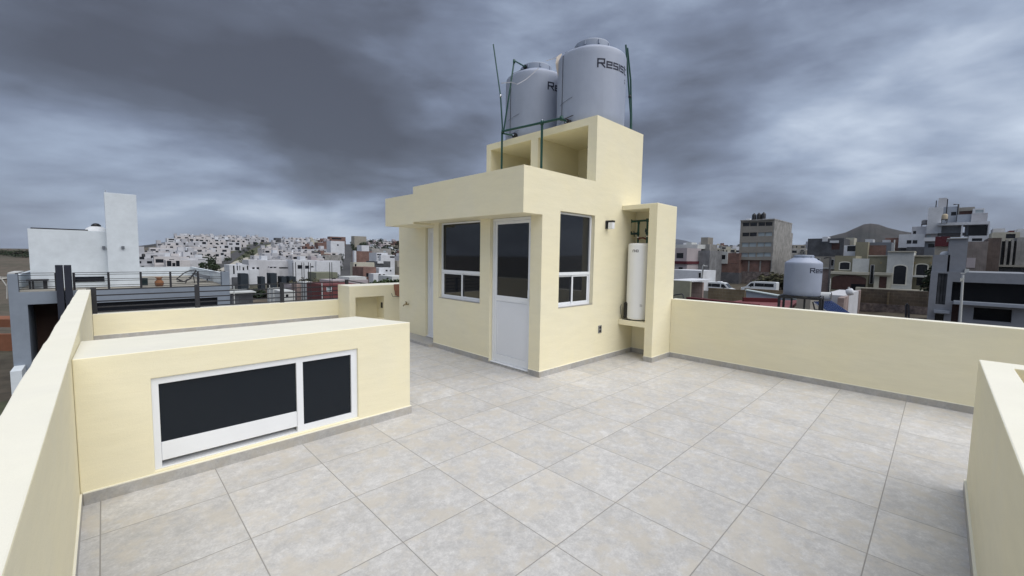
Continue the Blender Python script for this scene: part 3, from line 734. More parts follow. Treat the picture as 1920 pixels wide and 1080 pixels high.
def hill(name, pts, D, th, mt, seed=1):
    rnd = random.Random(seed); m = MB(); vs = []; fs = []; S = []
    for (p, q), (p2, q2) in zip(pts, pts[1:]):
        for i in range(6): S.append((p+(p2-p)*i/6, q+(q2-q)*i/6))
    S.append(pts[-1]); rows = [(-th, 0), (-th*.6, .38), (-th*.3, .72), (-th*.1, .95), (0, 1), (th*.3, .8), (th, 0)]
    for (px, py) in S:
        c = atD(px, py, D); j = (rnd.random()-.5)*.02
        for (dd, k) in rows:
            a = math.atan2(c.y, c.x); z = -6+(c.z+6)*(k+(j if 0 < k < 1 else 0)); vs.append(((D+dd)*math.cos(a), (D+dd)*math.sin(a), z))
    nr = len(rows)
    for i in range(len(S)-1):
        for k in range(nr-1): fs.append((i*nr+k, (i+1)*nr+k, (i+1)*nr+k+1, i*nr+k+1))
    m.add(vs, fs, True); return tag(m.build(name, mt), kind='structure')
hill('hill', [(1470, 470), (1530, 452), (1560, 442), (1585, 436), (1605, 427), (1620, 420.5), (1633, 419), (1648, 421), (1665, 427), (1690, 433), (1740, 441), (1800, 455), (1870, 475)], 1500, 420, HILLM)
hill('hill', [(1150, 470), (1220, 452), (1262, 447), (1285, 451), (1305, 457), (1345, 472)], 2200, 400, HILLB)
hill('hill', [(180, 470), (230, 463), (262, 461), (285, 458), (306, 454.5), (330, 457), (420, 462), (520, 470)], 1700, 350, HILLM)
hill('hill', [(-120, 469), (-40, 467.5), (0, 468.5), (30, 467.8), (60, 467), (130, 467), (200, 470)], 2400, 500, HILLB)

# ------------------------------------------------------------------ materials of the town
def conc(name, b, **k): return mat(name, b, .85, 0, .2, **{**dict(var=.07, vscale=.35, coords='World', fine=.06, fscale=2.5), **k})
HW = [conc('pale_render', (.46, .465, .49)), conc('pale_render_warm', (.47, .455, .46)), conc('pale_render_grey', (.37, .375, .40)), conc('white_render', (.53, .55, .585))]
GREYR = conc('blue_grey_render', (.21, .245, .295)); CONC = conc('bare_concrete', (.27, .265, .255), var=.22, vscale=.6, streak=.3)
CONCD = conc('dark_concrete', (.080, .084, .094), var=.25, vscale=.5, streak=.3)
BEIGE = conc('beige_render', (.28, .265, .23)); OLIVE = conc('olive_render', (.225, .212, .155)); TAN = conc('tan_render', (.255, .24, .215))
CREAMH = conc('cream_paint', (.42, .405, .34)); OFFW = conc('off_white_render', (.46, .475, .47)); PINKW = conc('pinkish_render', (.35, .315, .33))
REDH = conc('red_paint', (.14, .05, .05)); MAROON = conc('maroon_paint', (.080, .018, .025)); NWHITE = conc('neighbour_white', (.60, .65, .69), var=.03, vscale=.5)
GREYP = conc('mid_grey_render', (.15, .165, .19), var=.05); GREYL = conc('light_grey_render', (.27, .30, .35), var=.04); TERRA = conc('terracotta_wall', (.22, .095, .055), var=.2)
DGLASS = mat('far_glass', (.010, .012, .017), .22, 0, .3); DARKO = mat('dark_interior', (.005, .006, .008), .6, 0, .12); CURT = mat('curtained_glass', (.36, .42, .45), .35, var=.06, vscale=.5, coords='World')
DOORW = mat('dark_wood', (.062, .028, .024), .6, var=.2, vscale=1.5, coords='World'); FRAMEC = mat('cream_frame', (.62, .61, .55), .7)
WFR = mat('white_frame', (.72, .74, .78), .5)
def brickm(name, a, b, mort, sc):
    m = bpy.data.materials.new(name); m.use_nodes = True; t = m.node_tree; t.nodes.clear(); q = G(t)
    bs = q.n('ShaderNodeBsdfPrincipled'); out = q.n('ShaderNodeOutputMaterial'); q.l(bs.outputs[0], out.inputs[0]); bs.inputs['Roughness'].default_value = .9
    geo = q.n('ShaderNodeNewGeometry'); sp = q.n('ShaderNodeSeparateXYZ'); q.l(geo.outputs['Position'], sp.inputs[0]); cb = q.n('ShaderNodeCombineXYZ')
    q.l(q.m('ADD', sp.outputs[0], sp.outputs[1]), cb.inputs[0]); q.l(sp.outputs[2], cb.inputs[1])
    bk = q.n('ShaderNodeTexBrick'); q.l(cb.outputs[0], bk.inputs[0]); bk.inputs['Color1'].default_value = (*a, 1); bk.inputs['Color2'].default_value = (*b, 1)
    bk.inputs['Mortar'].default_value = (*mort, 1); bk.inputs['Scale'].default_value = sc; bk.inputs['Mortar Size'].default_value = .02; bk.inputs['Brick Width'].default_value = .8; bk.inputs['Row Height'].default_value = .4
    f = q.mr(q.noise(geo.outputs['Position'], .5, 6, .65), .3, .7, .62, 1.25, False); cx = q.n('ShaderNodeCombineXYZ')
    for i in range(3): q.l(f, cx.inputs[i])
    q.l(q.v('MULTIPLY', bk.outputs[0], cx.outputs[0]), bs.inputs['Base Color']); return m
BRICK = brickm('brown_brick', (.185, .095, .075), (.15, .085, .07), (.19, .16, .145), 2.2)
BLOCKY = brickm('yellow_block', (.165, .13, .08), (.145, .11, .07), (.19, .165, .12), 1.0)
BLOCKB = brickm('brown_block', (.105, .082, .058), (.085, .066, .05), (.13, .11, .085), 1.0)
STONE = mat('rubble_stone', (.20, .165, .15), .95, col2=(.105, .09, .09), vscale=1.1, coords='World', fine=.4, fscale=3, bump=.5, bscale=2)
BLOCKG = brickm('grey_block', (.115, .115, .125), (.10, .10, .11), (.14, .14, .145), 1.0)
PINKB = brickm('pink_block', (.27, .20, .185), (.235, .175, .16), (.30, .25, .235), 1.6)

# ------------------------------------------------------------------ building helper: facades measured on planes
def vol(root, pl, val, rect, depth, mt, wins=(), name='wall', zb=None, rec=.25, dsub=()):
    fn = atX if pl == 'x' else atY; ui = 1 if pl == 'x' else 0
    L, T, Rr, B = rect; a, b = fn(L, T, val), fn(Rr, T, val)
    z1 = (a.z+b.z)/2; u0, u1 = sorted((a[ui], b[ui]))
    mx, my = (a.x+b.x)/2, (a.y+b.y)/2
    if zb is None: zb = fn((L+Rr)/2, B, val).z if B is not None else hgt(mx, my)-1.5
    def bb(p0, p1, c0, c1, d0, d1): return (p0, p1, c0, c1, d0, d1) if pl == 'x' else (c0, c1, p0, p1, d0, d1)
    subs = []; later = []
    for w in wins:
        wl_, wt, wr, wb_ = w[:4]; kind = w[4] if len(w) > 4 else 'g'
        p, q = fn(wl_, (wt+wb_)/2, val), fn(wr, (wt+wb_)/2, val); c0, c1 = sorted((p[ui], q[ui]))
        d1, d0 = fn((wl_+wr)/2, wt, val).z, fn((wl_+wr)/2, wb_, val).z
        c0, c1 = max(c0, u0+.02), min(c1, u1-.02); d1 = min(d1, z1-.02); d0 = max(d0, zb+.02)
        later.append((c0, c1, d0, d1, kind))
        if 'a' not in kind: subs.append(bb(val-.5, val+rec, c0, c1, d0, d1))
    m = MB(); m.csg([bb(val, val+depth, u0, u1, zb, z1)], subs+list(dsub)); o = m.build(name, mt, root)
    for (c0, c1, d0, d1, kind) in later:
        gm = {'g': DGLASS, 'w': CURT, 'd': DOORW, 'b': DARKO}[kind[0]]
        nm = 'door' if kind[0] == 'd' else 'window'
        if 'a' in kind:      # arched head, standing a little proud with a moulded surround
            def arch(e, rise):
                pts = [(c0-e, d0-e), (c1+e, d0-e)]; h0 = d1-(d1-d0)*rise
                for i in range(9):
                    t = PI*i/8; pts.append(((c0+c1)/2+(c1-c0+2*e)/2*math.cos(t), h0+e*.4+(d1-h0+e*.6)*math.sin(t)))
                return pts
            r_ = .13 if (d1-d0) > .9*(c1-c0) else .24
            f_ = MB(); f_.prism(arch((c1-c0)*(.11 if nm == 'window' else .02), r_), pl, val-.05, val-.001); fo = f_.build(nm, FRAMEC if nm == 'window' else gm, root)
            p_ = MB(); p_.prism(arch(0, r_), pl, val-.08, val-.0505); p_.build('pane' if nm == 'window' else 'leaf', gm, fo)
        else:
            p_ = MB(); p_.box(*bb(val+rec*.6, val+rec*.6+.04, c0, c1, d0, d1)); po = p_.build(nm, gm, root)
            if 'f' in kind:
                e = (c1-c0)*.10; f_ = MB(); f_.csg([bb(val-.06, val+.05, c0-e, c1+e, d0-e, d1+e)], [bb(val-1, val+1, c0, c1, d0, d1)]); f_.build('frame', WFR, po)
            if 'm' in kind:
                n_ = max(1, int(round((c1-c0)/(1.1*(d1-d0)))))
                f_ = MB()
                for i in range(1, n_+1 if n_ > 1 else 1):
                    if i < n_: c = c0+(c1-c0)*i/n_; f_.box(*bb(val+rec*.6-.05, val+rec*.6-.001, c-.05, c+.05, d0, d1))
                if f_.v: f_.build('mullion', BLACK, po)
    return o
def bld(label, pl, val, vols, cat='house', group=None, name='house'):
    fn = atX if pl == 'x' else atY; L, T, Rr, B = vols[0][0]; c = fn((L+Rr)/2, T, val)
    root = empty(name, (c.x, c.y, hgt(c.x, c.y)), label, cat, group)
    for v_ in vols:
        rect, dv, depth, mt = v_[:4]; wins = v_[4] if len(v_) > 4 else (); kw = v_[5] if len(v_) > 5 else {}
        vol(root, pl, val+dv, rect, depth, mt, wins, **kw)
    return root
def sub(root, name, mt, *boxes):
    m = MB()
    for b in boxes: m.box(*b)
    return m.build(name, mt, root)

# ---- foliage
def leafmat(name, a, b): 
    return mat(name, a, .85, 0, .2, col2=b, vscale=.8, coords='World', fine=.35, fscale=3)
LEAF = [leafmat('dark_leaves', (.030, .045, .022), (.018, .028, .016)), leafmat('green_leaves', (.050, .075, .028), (.030, .045, .02)), leafmat('dry_leaves', (.085, .080, .045), (.05, .05, .03))]
BARK = mat('bark', (.10, .08, .065), .95)
def tree_proto(seed, n=260, kind='round'):
    rnd = random.Random(seed)
    lobes = [(Vector((rnd.uniform(-.28, .28), rnd.uniform(-.28, .28), rnd.uniform(.45, .85))), rnd.uniform(.16, .30)) for _ in range(9)]
    if kind == 'tall': lobes = [(Vector((rnd.uniform(-.1, .1), rnd.uniform(-.1, .1), .12+.85*i/11)), .20*(1-.72*i/11)+.02) for i in range(12)]
    if kind == 'bush': lobes = [(Vector((rnd.uniform(-.4, .4), rnd.uniform(-.4, .4), rnd.uniform(.15, .45))), rnd.uniform(.16, .30)) for _ in range(9)]
    m = MB()
    for i in range(n):
        c, r = rnd.choice(lobes); d = Vector((rnd.gauss(0, 1), rnd.gauss(0, 1), rnd.gauss(0, 1))).normalized()*r*rnd.uniform(.45, 1.12)**.7
        p = c+d; s = rnd.uniform(.025, .065)*(1 if kind != 'tall' else .8); u = Vector((rnd.gauss(0, 1), rnd.gauss(0, 1), rnd.gauss(0, 1))).normalized(); w = u.orthogonal().normalized()
        if p.z < .02: p.z = .02+rnd.random()*.05
        m.add([p-u*s-w*s*.6, p+u*s-w*s*.7, p+u*s*.8+w*s, p-u*s*.7+w*s*.8], [(0, 1, 2, 3)])
    t = MB(); t.tube([(0, 0, -.15), (.01, 0, .2), (0, .01, .45), (.02, 0, .7)], [.035, .028, .02, .008], 6)
    for k in range(3):
        a = k*2.1+seed; t.tube([(0, 0, .28+.06*k), (.12*math.cos(a), .12*math.sin(a), .45+.05*k), (.2*math.cos(a), .2*math.sin(a), .62+.05*k)], [.014, .01, .004], 5)
    return m, t
TP = {}
def tree(loc, h, seed=0, kind='round', leaf=0, label='', cat='tree', group=None, wide=1.0, n=260, name='tree'):
    key = (seed % 4, kind, leaf, n)
    r = empty(name, loc, label, cat, group, rz=(seed*1.7) % 6.28); r.scale = (h*wide, h*wide, h)
    if key not in TP:
        mm, tt = tree_proto(seed % 4+1, n, kind)
        a = mm.build('crown', LEAF[leaf], r, local=True); b = tt.build('trunk', BARK, r, local=True); TP[key] = (a.data, b.data)
    else:
        for nm, dt in zip(('crown', 'trunk'), TP[key]):
            o = bpy.data.objects.new(nm, dt); col.objects.link(o); o.parent = r
    return r

# ================================================================== left neighbour (blue-grey house with a roof terrace)
NY = 33.0; TF = -.65
nb = empty('house', (1.2, 38, -6.5), 'blue grey modern house with a white roof room and terrace railing at the left', 'house')
xl, xr = atY(16, 560, NY).x, atY(431, 550, NY).x
xm = atY(108, 570, NY).x; xw0 = atY(150, 575, NY).x; xw1 = atY(408.5, 575, NY).x
zbeam = atY(60, 571, NY).z; zwin = atY(300, 562.5, NY).z
m = MB(); m.csg([(xl, xr, NY, 48.7, -6.8, TF), (xl, xl+.18, NY+.15, 48.7, TF, .12), (xr-.18, xr, NY+.15, 48.7, TF, .12), (xl, xr, 48.5, 48.7, TF, .12),
                 (xl, atY(33, 520, NY).x, NY, NY+.4, TF, .28), (xr-.42, xr, NY, NY+.4, TF, .28)],
                [(xl+.62, xm+.5, NY-.1, NY+2.6, -6.9, zbeam), (xw0, xw1, NY-.1, NY+.5, -4.2, zwin)])
m.build('wall', GREYR, nb, bevel=.01)
m = MB()
m.box(xl+.17, xl+.182, NY+.4, 48.5, TF, .115); m.box(xr-.182, xr-.17, NY+.4, 48.5, TF, .115); m.box(xl+.18, xr-.18, 48.488, 48.502, TF, .115)
m.box(xl-.01, xl+.20, NY+.41, 48.71, .12, .15); m.box(xr-.20, xr+.01, NY+.41, 48.71, .12, .15); m.box(xl+.2, xr-.2, 48.49, 48.71, .12, .15); m.build('parapet_lining', NWHITE, nb)
MB().box(xl+.19, xr-.19, NY+.02, 48.4, TF, TF+.012).build('terrace_slab', BEIGE, nb)
MB().box(xw0+.01, xw1-.01, NY+.18, NY+.22, -4.2, zwin).build('window', DGLASS, nb)
bwn = conc('brown_cladding', (.085, .052, .042), var=.2)
MB().box(xl+.63, xm+.49, NY+2.5, NY+2.58, -6.8, zbeam-.01).build('cladding', bwn, nb)
p0, p1 = atY(56, 586, NY+2.45), atY(72, 662, NY+2.45)
w_ = MB().box(p0.x, p1.x, NY+2.40, NY+2.49, p1.z, p0.z).build('window', BLACK, nb); MB().box(p0.x+.09, p1.x-.09, NY+2.37, NY+2.399, (p0.z+p1.z)/2+.2, p0.z-.1).build('pane', GREYL, w_)
# white roof room and tower
wyl = 35.4; a, b = atY(51, 429, wyl), atY(198, 433.5, wyl)
MB().box(a.x, b.x+.6, wyl, wyl+6, TF+.012, (a.z+b.z)/2).build('roof_room', NWHITE, nb, bevel=.01)
MB().box(a.x+.12, atY(165, 432, wyl).x, wyl+.02, wyl+.10, (a.z+b.z)/2, (a.z+b.z)/2+.07).build('roof_edge', BLACK, nb)
c, d = atY(193.5, 361, 35.0), atY(256.5, 365, 35.0)
MB().box(c.x+.03, atY(260, 460, 35.0).x, 35.0, 38.2, TF+.012, (c.z+d.z)/2).build('tower', NWHITE, nb, bevel=.01)
q = atY(197.5, 358, 35.0); MB().box(q.x-.03, q.x+.03, 35.2, 35.26, (c.z+d.z)/2, (c.z+d.z)/2+.15).build('roof_pipe', CHROME, nb)
for px, py, Y in ((230.5, 464, 34.98), (194.5, 464, 35.38)):
    q = atY(px, py, Y); MB().box(q.x-.07, q.x+.07, Y-.1, Y-.001, q.z-.08, q.z+.08).build('outdoor_light', GREYP, nb)
p0, p1 = atY(140, 519, wyl), atY(196, 527.5, wyl); MB().box(p0.x, p1.x, wyl-.06, wyl-.001, p1.z, p0.z).build('window', DGLASS, nb)
p0, p1 = atY(240, 521, NY+4), None
# twin black slabs
for i, (pa, pb) in enumerate(((107.5, 121), (123.5, 137))):
    q0, q1 = atY(pa, 560, NY-.3), atY(pb, 560, NY-.3); zt = atY(115, 497, NY-.3).z
    MB().box(q0.x, q1.x, NY-.5, NY-.02, -6.8, zt).build('black_pillar', conc('slate_cladding', (.028, .032, .045), var=.1) if i == 0 else bpy.data.materials['slate_cladding'], nb, bevel=.01)
q0, q1 = atY(121, 560, NY-.3), atY(123.5, 575, NY-.3)
# white meter box by the corner column
q0, q1, q2 = atY(18.5, 697, 31.6), atY(41, 697, 31.6), atY(20, 748, 31.6)
MB().box(q0.x, q1.x, 31.6, 33.2, -7, q0.z).build('meter_box', NWHITE, nb, bevel=.01)
# terrace railing of the neighbour
nr_ = empty('railing', (1.2, NY+.25, TF), 'black horizontal bar railing along the blue grey neighbour terrace', 'railing')
zt, zb_ = TF+.98, TF
for px in (32, 105.5, 139, 204, 264.5, 320, 371.5, 421.5):
    x = atY(px, 530, NY+.1).x; MB().box(x-.05, x+.05, NY+.06, NY+.14, zb_, zt).build('post', BLACK, nr_)
for seg in ((32, 105.5), (139, 421.5)):
    x0, x1 = atY(seg[0], 530, NY+.1).x, atY(seg[1], 530, NY+.1).x
    for k in (.97, .86, .60, .50, .24, .13): MB().box(x0, x1, NY+.085, NY+.115, TF+k-.014, TF+k+.014).build('bar', BLACK, nr_)
# dome topped tank behind the white room
c = atY(181, 440, 37.5); rt = empty('water_tank', (c.x, c.y, 2.5), 'white domed water tank with a dark cap behind the white roof room wall', 'water tank')
zt = atY(181, 424, 37.5).z
m = MB(); m.lathe([(.55, 2.0-c.z*0), (.55, zt-.32), (.46, zt-.16), (.30, zt-.05), (.12, zt), (.02, zt+.01)], (c.x, c.y, 0), 28); m.build('body', mat('white_tank', (.72, .73, .74), .5), rt)
m = MB(); m.lathe([(.22, zt-.02), (.24, zt+.05), (.12, zt+.16), (.03, zt+.18)], (c.x, c.y, 0), 16); m.build('lid', BLACKP, rt)
# things on the neighbour terrace
tb = empty('terrace_table', atY(70, 537, 35.0), 'long dark table standing on the neighbour terrace left of the black pillars', 'table')
m = MB(); q0, q1 = atY(50, 525, 35), atY(91, 525, 35); m.box(q0.x, q1.x, 34.7, 35.3, q0.z-.06, q0.z+.03); m.build('table_top', BLACK, tb)
for px in (56, 62, 83, 87): x = atY(px, 531, 35).x; MB().box(x-.04, x+.04, 34.9, 34.98, TF+.012, q0.z-.06).build('leg', BLACK, tb)
gl = empty('garden_lounger', atY(340, 530, 36.5), 'dark wire garden recliner tilted back on the neighbour terrace', 'lounger')
m = MB(); A = lambda px, py, Y=36.5: atY(px, py, Y)
for Y in (36.2, 36.8):
    m.tube([A(330, 524, Y), A(345, 512, Y), A(357, 507, Y), A(368, 506, Y)], .035, 6); m.tube([A(331, 523, Y), A(345, 528, Y), A(356, 523, Y), A(368, 507, Y)], .05, 6)
    m.tube([A(350, 526, Y), A(346, 536, Y)], .03, 6); m.tube([A(362, 514, Y), A(366, 536, Y)], .03, 6)
m.build('frame', BLACK, gl)
m = MB(); 
for i in range(9):
    f = i/8; p = A(334+30*f, 524+ (4 if f < .5 else 4-14*(f-.5)*2)*1.0, 36.2); m.tube([p, p+Vector((0, .6, 0))], .04, 5)
m.build('seat', BLACKP, gl)
pt_ = empty('clay_pot', atY(299, 540, 34.2), 'terracotta clay pot figure standing on the neighbour terrace', 'pot')
c = atY(299, 540, 34.2); m = MB(); m.lathe([(.16, 0), (.22, .13), (.22, .30), (.13, .40), (.12, .46), (.19, .58), (.15, .58), (.08, .50)], (c.x, c.y, TF+.012), 18); m.build('pot', mat('terracotta', (.22, .10, .05), .85, var=.2, vscale=4), pt_)
c = atY(268.5, 527, 34.3); bxx = empty('planter_box', c, 'small dark green box hanging on the neighbour railing', 'planter'); MB().box(c.x-.16, c.x+.16, 33.3, 33.6, c.z-.2, c.z+.2).build('box', conc('dark_green_paint', (.03, .05, .055)), bxx)
gt = empty('grey_shelter', atY(385, 525, 38), 'low grey canopy standing behind the recliner on the neighbour terrace', 'canopy')
q0, q1 = atY(368, 512, 38), atY(392, 517, 38); m = MB(); m.prism([(q0.x, q0.z), (q1.x, q1.z), (q1.x, q1.z-.28), (q0.x, q0.z-.22)], 'y', 37.6, 38.8); m.build('canopy', GREYP, gt)
for x in (q0.x+.1, q1.x-.15): MB().box(x-.04, x+.04, 37.7, 37.8, TF+.012, q1.z-.1).build('leg', GREYP, gt)

# retaining walls and odd bits beyond the left edge
def fw_(px0, px1, D, ytop, ybot, mt, name, label, cat, th=.4, zb=None):
    p, q = ray(px0, ytop), ray(px1, ytop); P0, P1 = CAM+p*D, CAM+q*D
    d = (P1-P0); d.z = 0; d.normalize(); nn = Vector((-d.y, d.x, 0))*th
    zb = (CAM+ray(px0, ybot)*D).z if zb is None else zb
    t = empty(name, ((P0.x+P1.x)/2, (P0.y+P1.y)/2, zb), label, cat); m = MB()
    vs = [Vector((P0.x, P0.y, zb)), Vector((P1.x, P1.y, zb)), Vector((P1.x, P1.y, zb))+nn, Vector((P0.x, P0.y, zb))+nn]
    tops = [Vector((v.x, v.y, z)) for v, z in zip(vs, (P0.z, P1.z, P1.z, P0.z))]
    m.add(vs+tops, [(0, 3, 2, 1), (4, 5, 6, 7), (0, 1, 5, 4), (1, 2, 6, 5), (2, 3, 7, 6), (3, 0, 4, 7)]); m.build('wall', mt, t); return t
fw_(-60, 27, 36, 599, 617, TERRA, 'boundary_wall', 'upper reddish boundary wall beyond the corner column at the left edge', 'wall', 2.2, -5.2)
fw_(-60, 27, 33, 627, 690, TERRA, 'boundary_wall', 'lower reddish boundary wall beyond the corner column at the left edge', 'wall', .4, -7.5)
mf = empty('metal_frame', CAM+ray(10, 540)*40, 'pale metal lattice frame standing in the field at the left edge', 'frame')
m = MB(); B_ = lambda px, py: CAM+ray(px, py)*40
m.tube([B_(-10, 520), B_(17, 520)], .05, 6); m.tube([B_(0, 519), B_(13, 537)], .05, 6); m.tube([B_(17, 519), B_(13, 537)], .05, 6); m.tube([B_(13, 536), B_(13, 560)], .05, 6); m.build('rod', conc('galvanised', (.42, .42, .40)), mf)
bld('small pale block hut in the field behind the blue grey house corner', 'y', 58, [((14, 511, 33, 521), 0, 4, OFFW)], cat='hut', name='hut')

# ================================================================== handmade houses beyond the railing (seen between the bars)
def fH(label, px0, yt, px1, D, mt, wins=(), extra=(), depth=8, group=None, cat='house'):
    Y = atD((px0+px1)/2, yt, D).y
    vols = [((px0, yt, px1, None), 0, depth, mt, wins)]
    for e in extra: vols.append(e)
    return bld(label, 'y', Y, vols, cat=cat, group=group)
fH('red painted house with a small white window behind the railing beside the back block', 606, 533, 668, 78, REDH, [(613, 538, 621, 546, 'wf')])
fH('white house left of the red painted house behind the railing', 585, 532, 606, 84, OFFW, [(597, 536, 600, 544)])
fH('pinkish brown house with bare walls behind the railing', 556, 535, 585, 90, PINKW, [(566, 540, 570, 546)], [((556, 533, 566, None), -.5, 3, PINKB)])
fH('small white gabled house behind the railing post', 528, 546, 553, 74, OFFW, [(536, 552, 541, 558)])
fH('low dark shed with a long white roof behind the railing next to the neighbour', 434, 550, 474, 66, CONCD, [], [((431, 547.5, 480, 549.8), -.5, 5, OFFW, [], dict(zb=None, name='roof'))], cat='shed', depth=4)
fH('pale pink house with rooftop tanks right behind the railing corner', 621, 525, 690, 118, PINKW, [], [((655, 519.5, 687, None), .3, 7, OFFW, [])])
fH('small cream house at the wall of the rooftop room', 735, 518, 765, 120, OFFW, [(739, 524, 743, 530)])
fH('olive grey concrete house behind the railing', 593, 511, 633, 150, conc('moss_concrete', (.17, .18, .135)), [])
fH('long white house with a blank side wall left of the steep street', 593, 489.5, 638, 178, HW[3], [], [((550, 488, 594, None), .6, 9, HW[3], [(558, 497, 567, 504), (572, 498, 580, 504), (583, 499, 588, 501.5)])])
fH('white house with a garage and three upright slit windows below the park', 430, 497, 466, 158, HW[3], [(437, 498, 440, 514), (444, 498, 446, 507), (449, 498, 450.5, 507), (455, 501, 458, 507), (463, 498, 465.5, 506)], [((446, 493, 454, None), 1, 3, HW[0]), ((452, 515, 466, None), -1.2, 2, CONCD), ((436, 520, 447, None), -1.2, 2, CONCD)])
fH('big white house with a blank upper wall below the park', 466, 487.5, 500, 172, HW[0], [(473, 501, 477.5, 505), (481, 501, 486, 506)], [((467, 505, 485, None), -2, 5, HW[3])])
fH('white house with a long roof terrace beside the big blank white house', 500, 489, 551, 180, HW[0], [(523, 501, 544, 503.5, 'b')], [((486, 503, 524, None), -2, 5, HW[0]), ((504, 499, 520, None), -1, 5, HW[2], [(506, 500.5, 511, 503.5), (513, 500.5, 518, 503.5)])])
CARP = conc('dark_slats', (.028, .036, .046))
for i, (a, b, yt) in enumerate(((451, 465, 513), (489, 497, 519), (507, 519, 512.5), (528, 537, 518.5), (543, 554, 518.5))):
    Y = atD((a+b)/2, yt, 142).y; bld('dark slatted carport before the white houses, %s from the left' % ('first', 'second', 'third', 'fourth', 'fifth')[i], 'y', Y, [((a, yt, b, None), 0, 4, CARP)], cat='carport', group='dark carports in front of the white houses', name='carport')
# the town either side of the steep street
fH('cream house with a green window right of the foot of the steep street', 663, 492, 702, 165, CREAMH, [(665, 495, 668.5, 501)], depth=3)
fH('brown brick house with a dark doorway under the cream house', 681, 501, 705, 140, BRICK, [(686.5, 512, 691.5, 519)])
fH('white house with two small windows beside the brown brick house', 700, 513, 728, 138, HW[3], [(710, 514, 714, 518), (718, 514, 722, 517)], [((711, 502.5, 740, None), 3, 5, HW[3], [(723, 506, 727, 509), (731, 506, 734, 509)])])
fH('dark grey bare house above the white house near the rooftop room', 703, 490, 732, 185, CONCD, [], [((708, 489.5, 719, 494), -.5, 3, HW[3])])
fH('large brown brick house on the right side of the steep street', 664, 471, 698, 240, BRICK, [], [((664, 470, 668, None), -1, 2, HW[3]), ((678, 460, 692, None), 6, 6, HW[3])], depth=3)
fH('white stepped house with black window bands right of the brick house', 706, 474, 727, 215, HW[3], [(707, 476, 715, 478.5), (708, 481, 714, 483)], [((714, 478, 740, None), -2, 7, HW[3], [(731, 480.5, 740, 483.5)])])
fH('grey bare block house above the stepped white house', 697, 466, 733, 255, CONC, [(719, 470, 724, 473, 'w')])
fH('white corner house half way up the steep street on its left', 620, 452, 646, 340, HW[3], [(632, 458, 635, 461)])
fH('brown brick block with a dark window band on the ridge left of the street top', 619, 444, 648, 500, BRICK, [(622, 446, 640, 449)])
fH('beige hall with a flat roof on the ridge right of the street top', 664.5, 443, 687, 470, BEIGE, [])
fH('brown block house left of the street half way up', 577, 472, 601, 290, CONCD, [], [((610, 478, 640, None), -20, 8, CONC)])
fH('brown bare house under the ridge left of the street', 596, 455, 617, 380, BRICK, [])
# left hillside landmarks
fH('three storey white house with dark window bands at the top of the estate', 313, 447, 338, 455, HW[3], [(316, 447.8, 327, 450.3), (329, 448, 334.5, 450.3), (316, 452.3, 325, 455), (318, 456.5, 328, 460)], (), 12)
fH('long pale commercial building with a dark roof line along the hill top', 366, 444.5, 434, 520, HW[1], [], [((366, 443.3, 433, 445.5), -1, 6, CONCD)], 14)
fH('brown roofed block at the top of the park on the ridge', 517, 446, 527, 500, CONCD, [])
fH('white house with two dark open garages at the foot of the estate', 311, 488, 339, 205, HW[1], [(313, 489, 321.5, 499.5), (323, 493, 329, 499.5), (330, 488.8, 337, 499.5)], [((338, 488, 356, None), .4, 8, HW[1])])
fH('pale house with one dark garage opening beside the park path', 355, 488, 385, 212, HW[0], [(371.5, 494, 383, 498)])

# ---- scattered estate houses
def proto(seed, mt, w, d, h):
    rnd = random.Random(seed); r = empty('house', (0, 0, 0)); m = MB()
    k = rnd.choice((-1, 1)); s = rnd.uniform(.38, .55)
    adds = [(-w/2, w/2, -d/2, d/2, -4, h*.55), (-w/2, w/2, -d/2+rnd.uniform(.6, 2.0), d/2, 0, h)]
    if rnd.random() < .45: x0 = rnd.uniform(-w/2, 0); adds.append((x0, x0+2.6, 0, d/2-.5, h-.2, h+rnd.uniform(1.2, 2.5)))
    subs = [(-w/2+.2, w/2-.2, -d/2+2.4, d/2-.2, h-.35, h+.1)]
    wins = []
    yb = adds[1][2]
    n = rnd.choice((2, 2, 3))
    for i in range(n):
        c = -w/2+w*(i+.5)/n+rnd.uniform(-.3, .3); ww = rnd.choice((.8, 1.6, 2.4)); z0 = h*.55+.6; wins.append((c-ww/2, c+ww/2, yb-.04, yb+.02, z0, min(h-.5, z0+rnd.choice((1.1, 1.3, 1.7)))))
    c = -k*w*.22; wins.append((c-.45, c+.45, -d/2-.04, -d/2+.02, 0, 2.1)); c = k*w*.2; wins.append((c-1.6, c+1.6, -d/2-.04, -d/2+.02, 0, 2.5) if rnd.random() < .6 else (c-1.0, c+1.0, -d/2-.04, -d/2+.02, .9, 2.1))
    if rnd.random() < .7: wins.append((-w/2-.04, -w/2+.02, -.5, .6, h*.55+.9, h-.8))
    m.csg(adds, subs); m.build('wall', mt, r, local=True)
    for b_ in wins: MB().box(*b_).build('window', DGLASS, r, local=True)
    return r
PR = [(proto(10+i, mt, w, d, h), w) for i, (mt, w, d, h) in enumerate([(HW[0], 10.5, 10, 5.8), (HW[1], 11, 9, 5.8), (HW[2], 12, 9, 5.6), (HW[0], 9, 10, 6.2), (HW[0], 14, 9, 5.6), (HW[1], 11, 11, 6.2), (HW[2], 12, 9, 4.6), (HW[3], 10.5, 9, 5.2)])]
PB = [(proto(40+i, mt, w, d, h), w) for i, (mt, w, d, h) in enumerate([(BRICK, 8, 9, 5.8), (CONC, 8, 10, 6), (CONCD, 9, 9, 3.4), (BEIGE, 8, 9, 5.8), (CREAMH, 7, 9, 5.6), (PINKW, 7.5, 9, 6)])]
CH = {}
for r_, _ in PR+PB:
    CH[r_] = children(r_)
    for c_ in CH[r_]: CH[c_] = []
USED = set(); rnd = random.Random(77); NH = 0
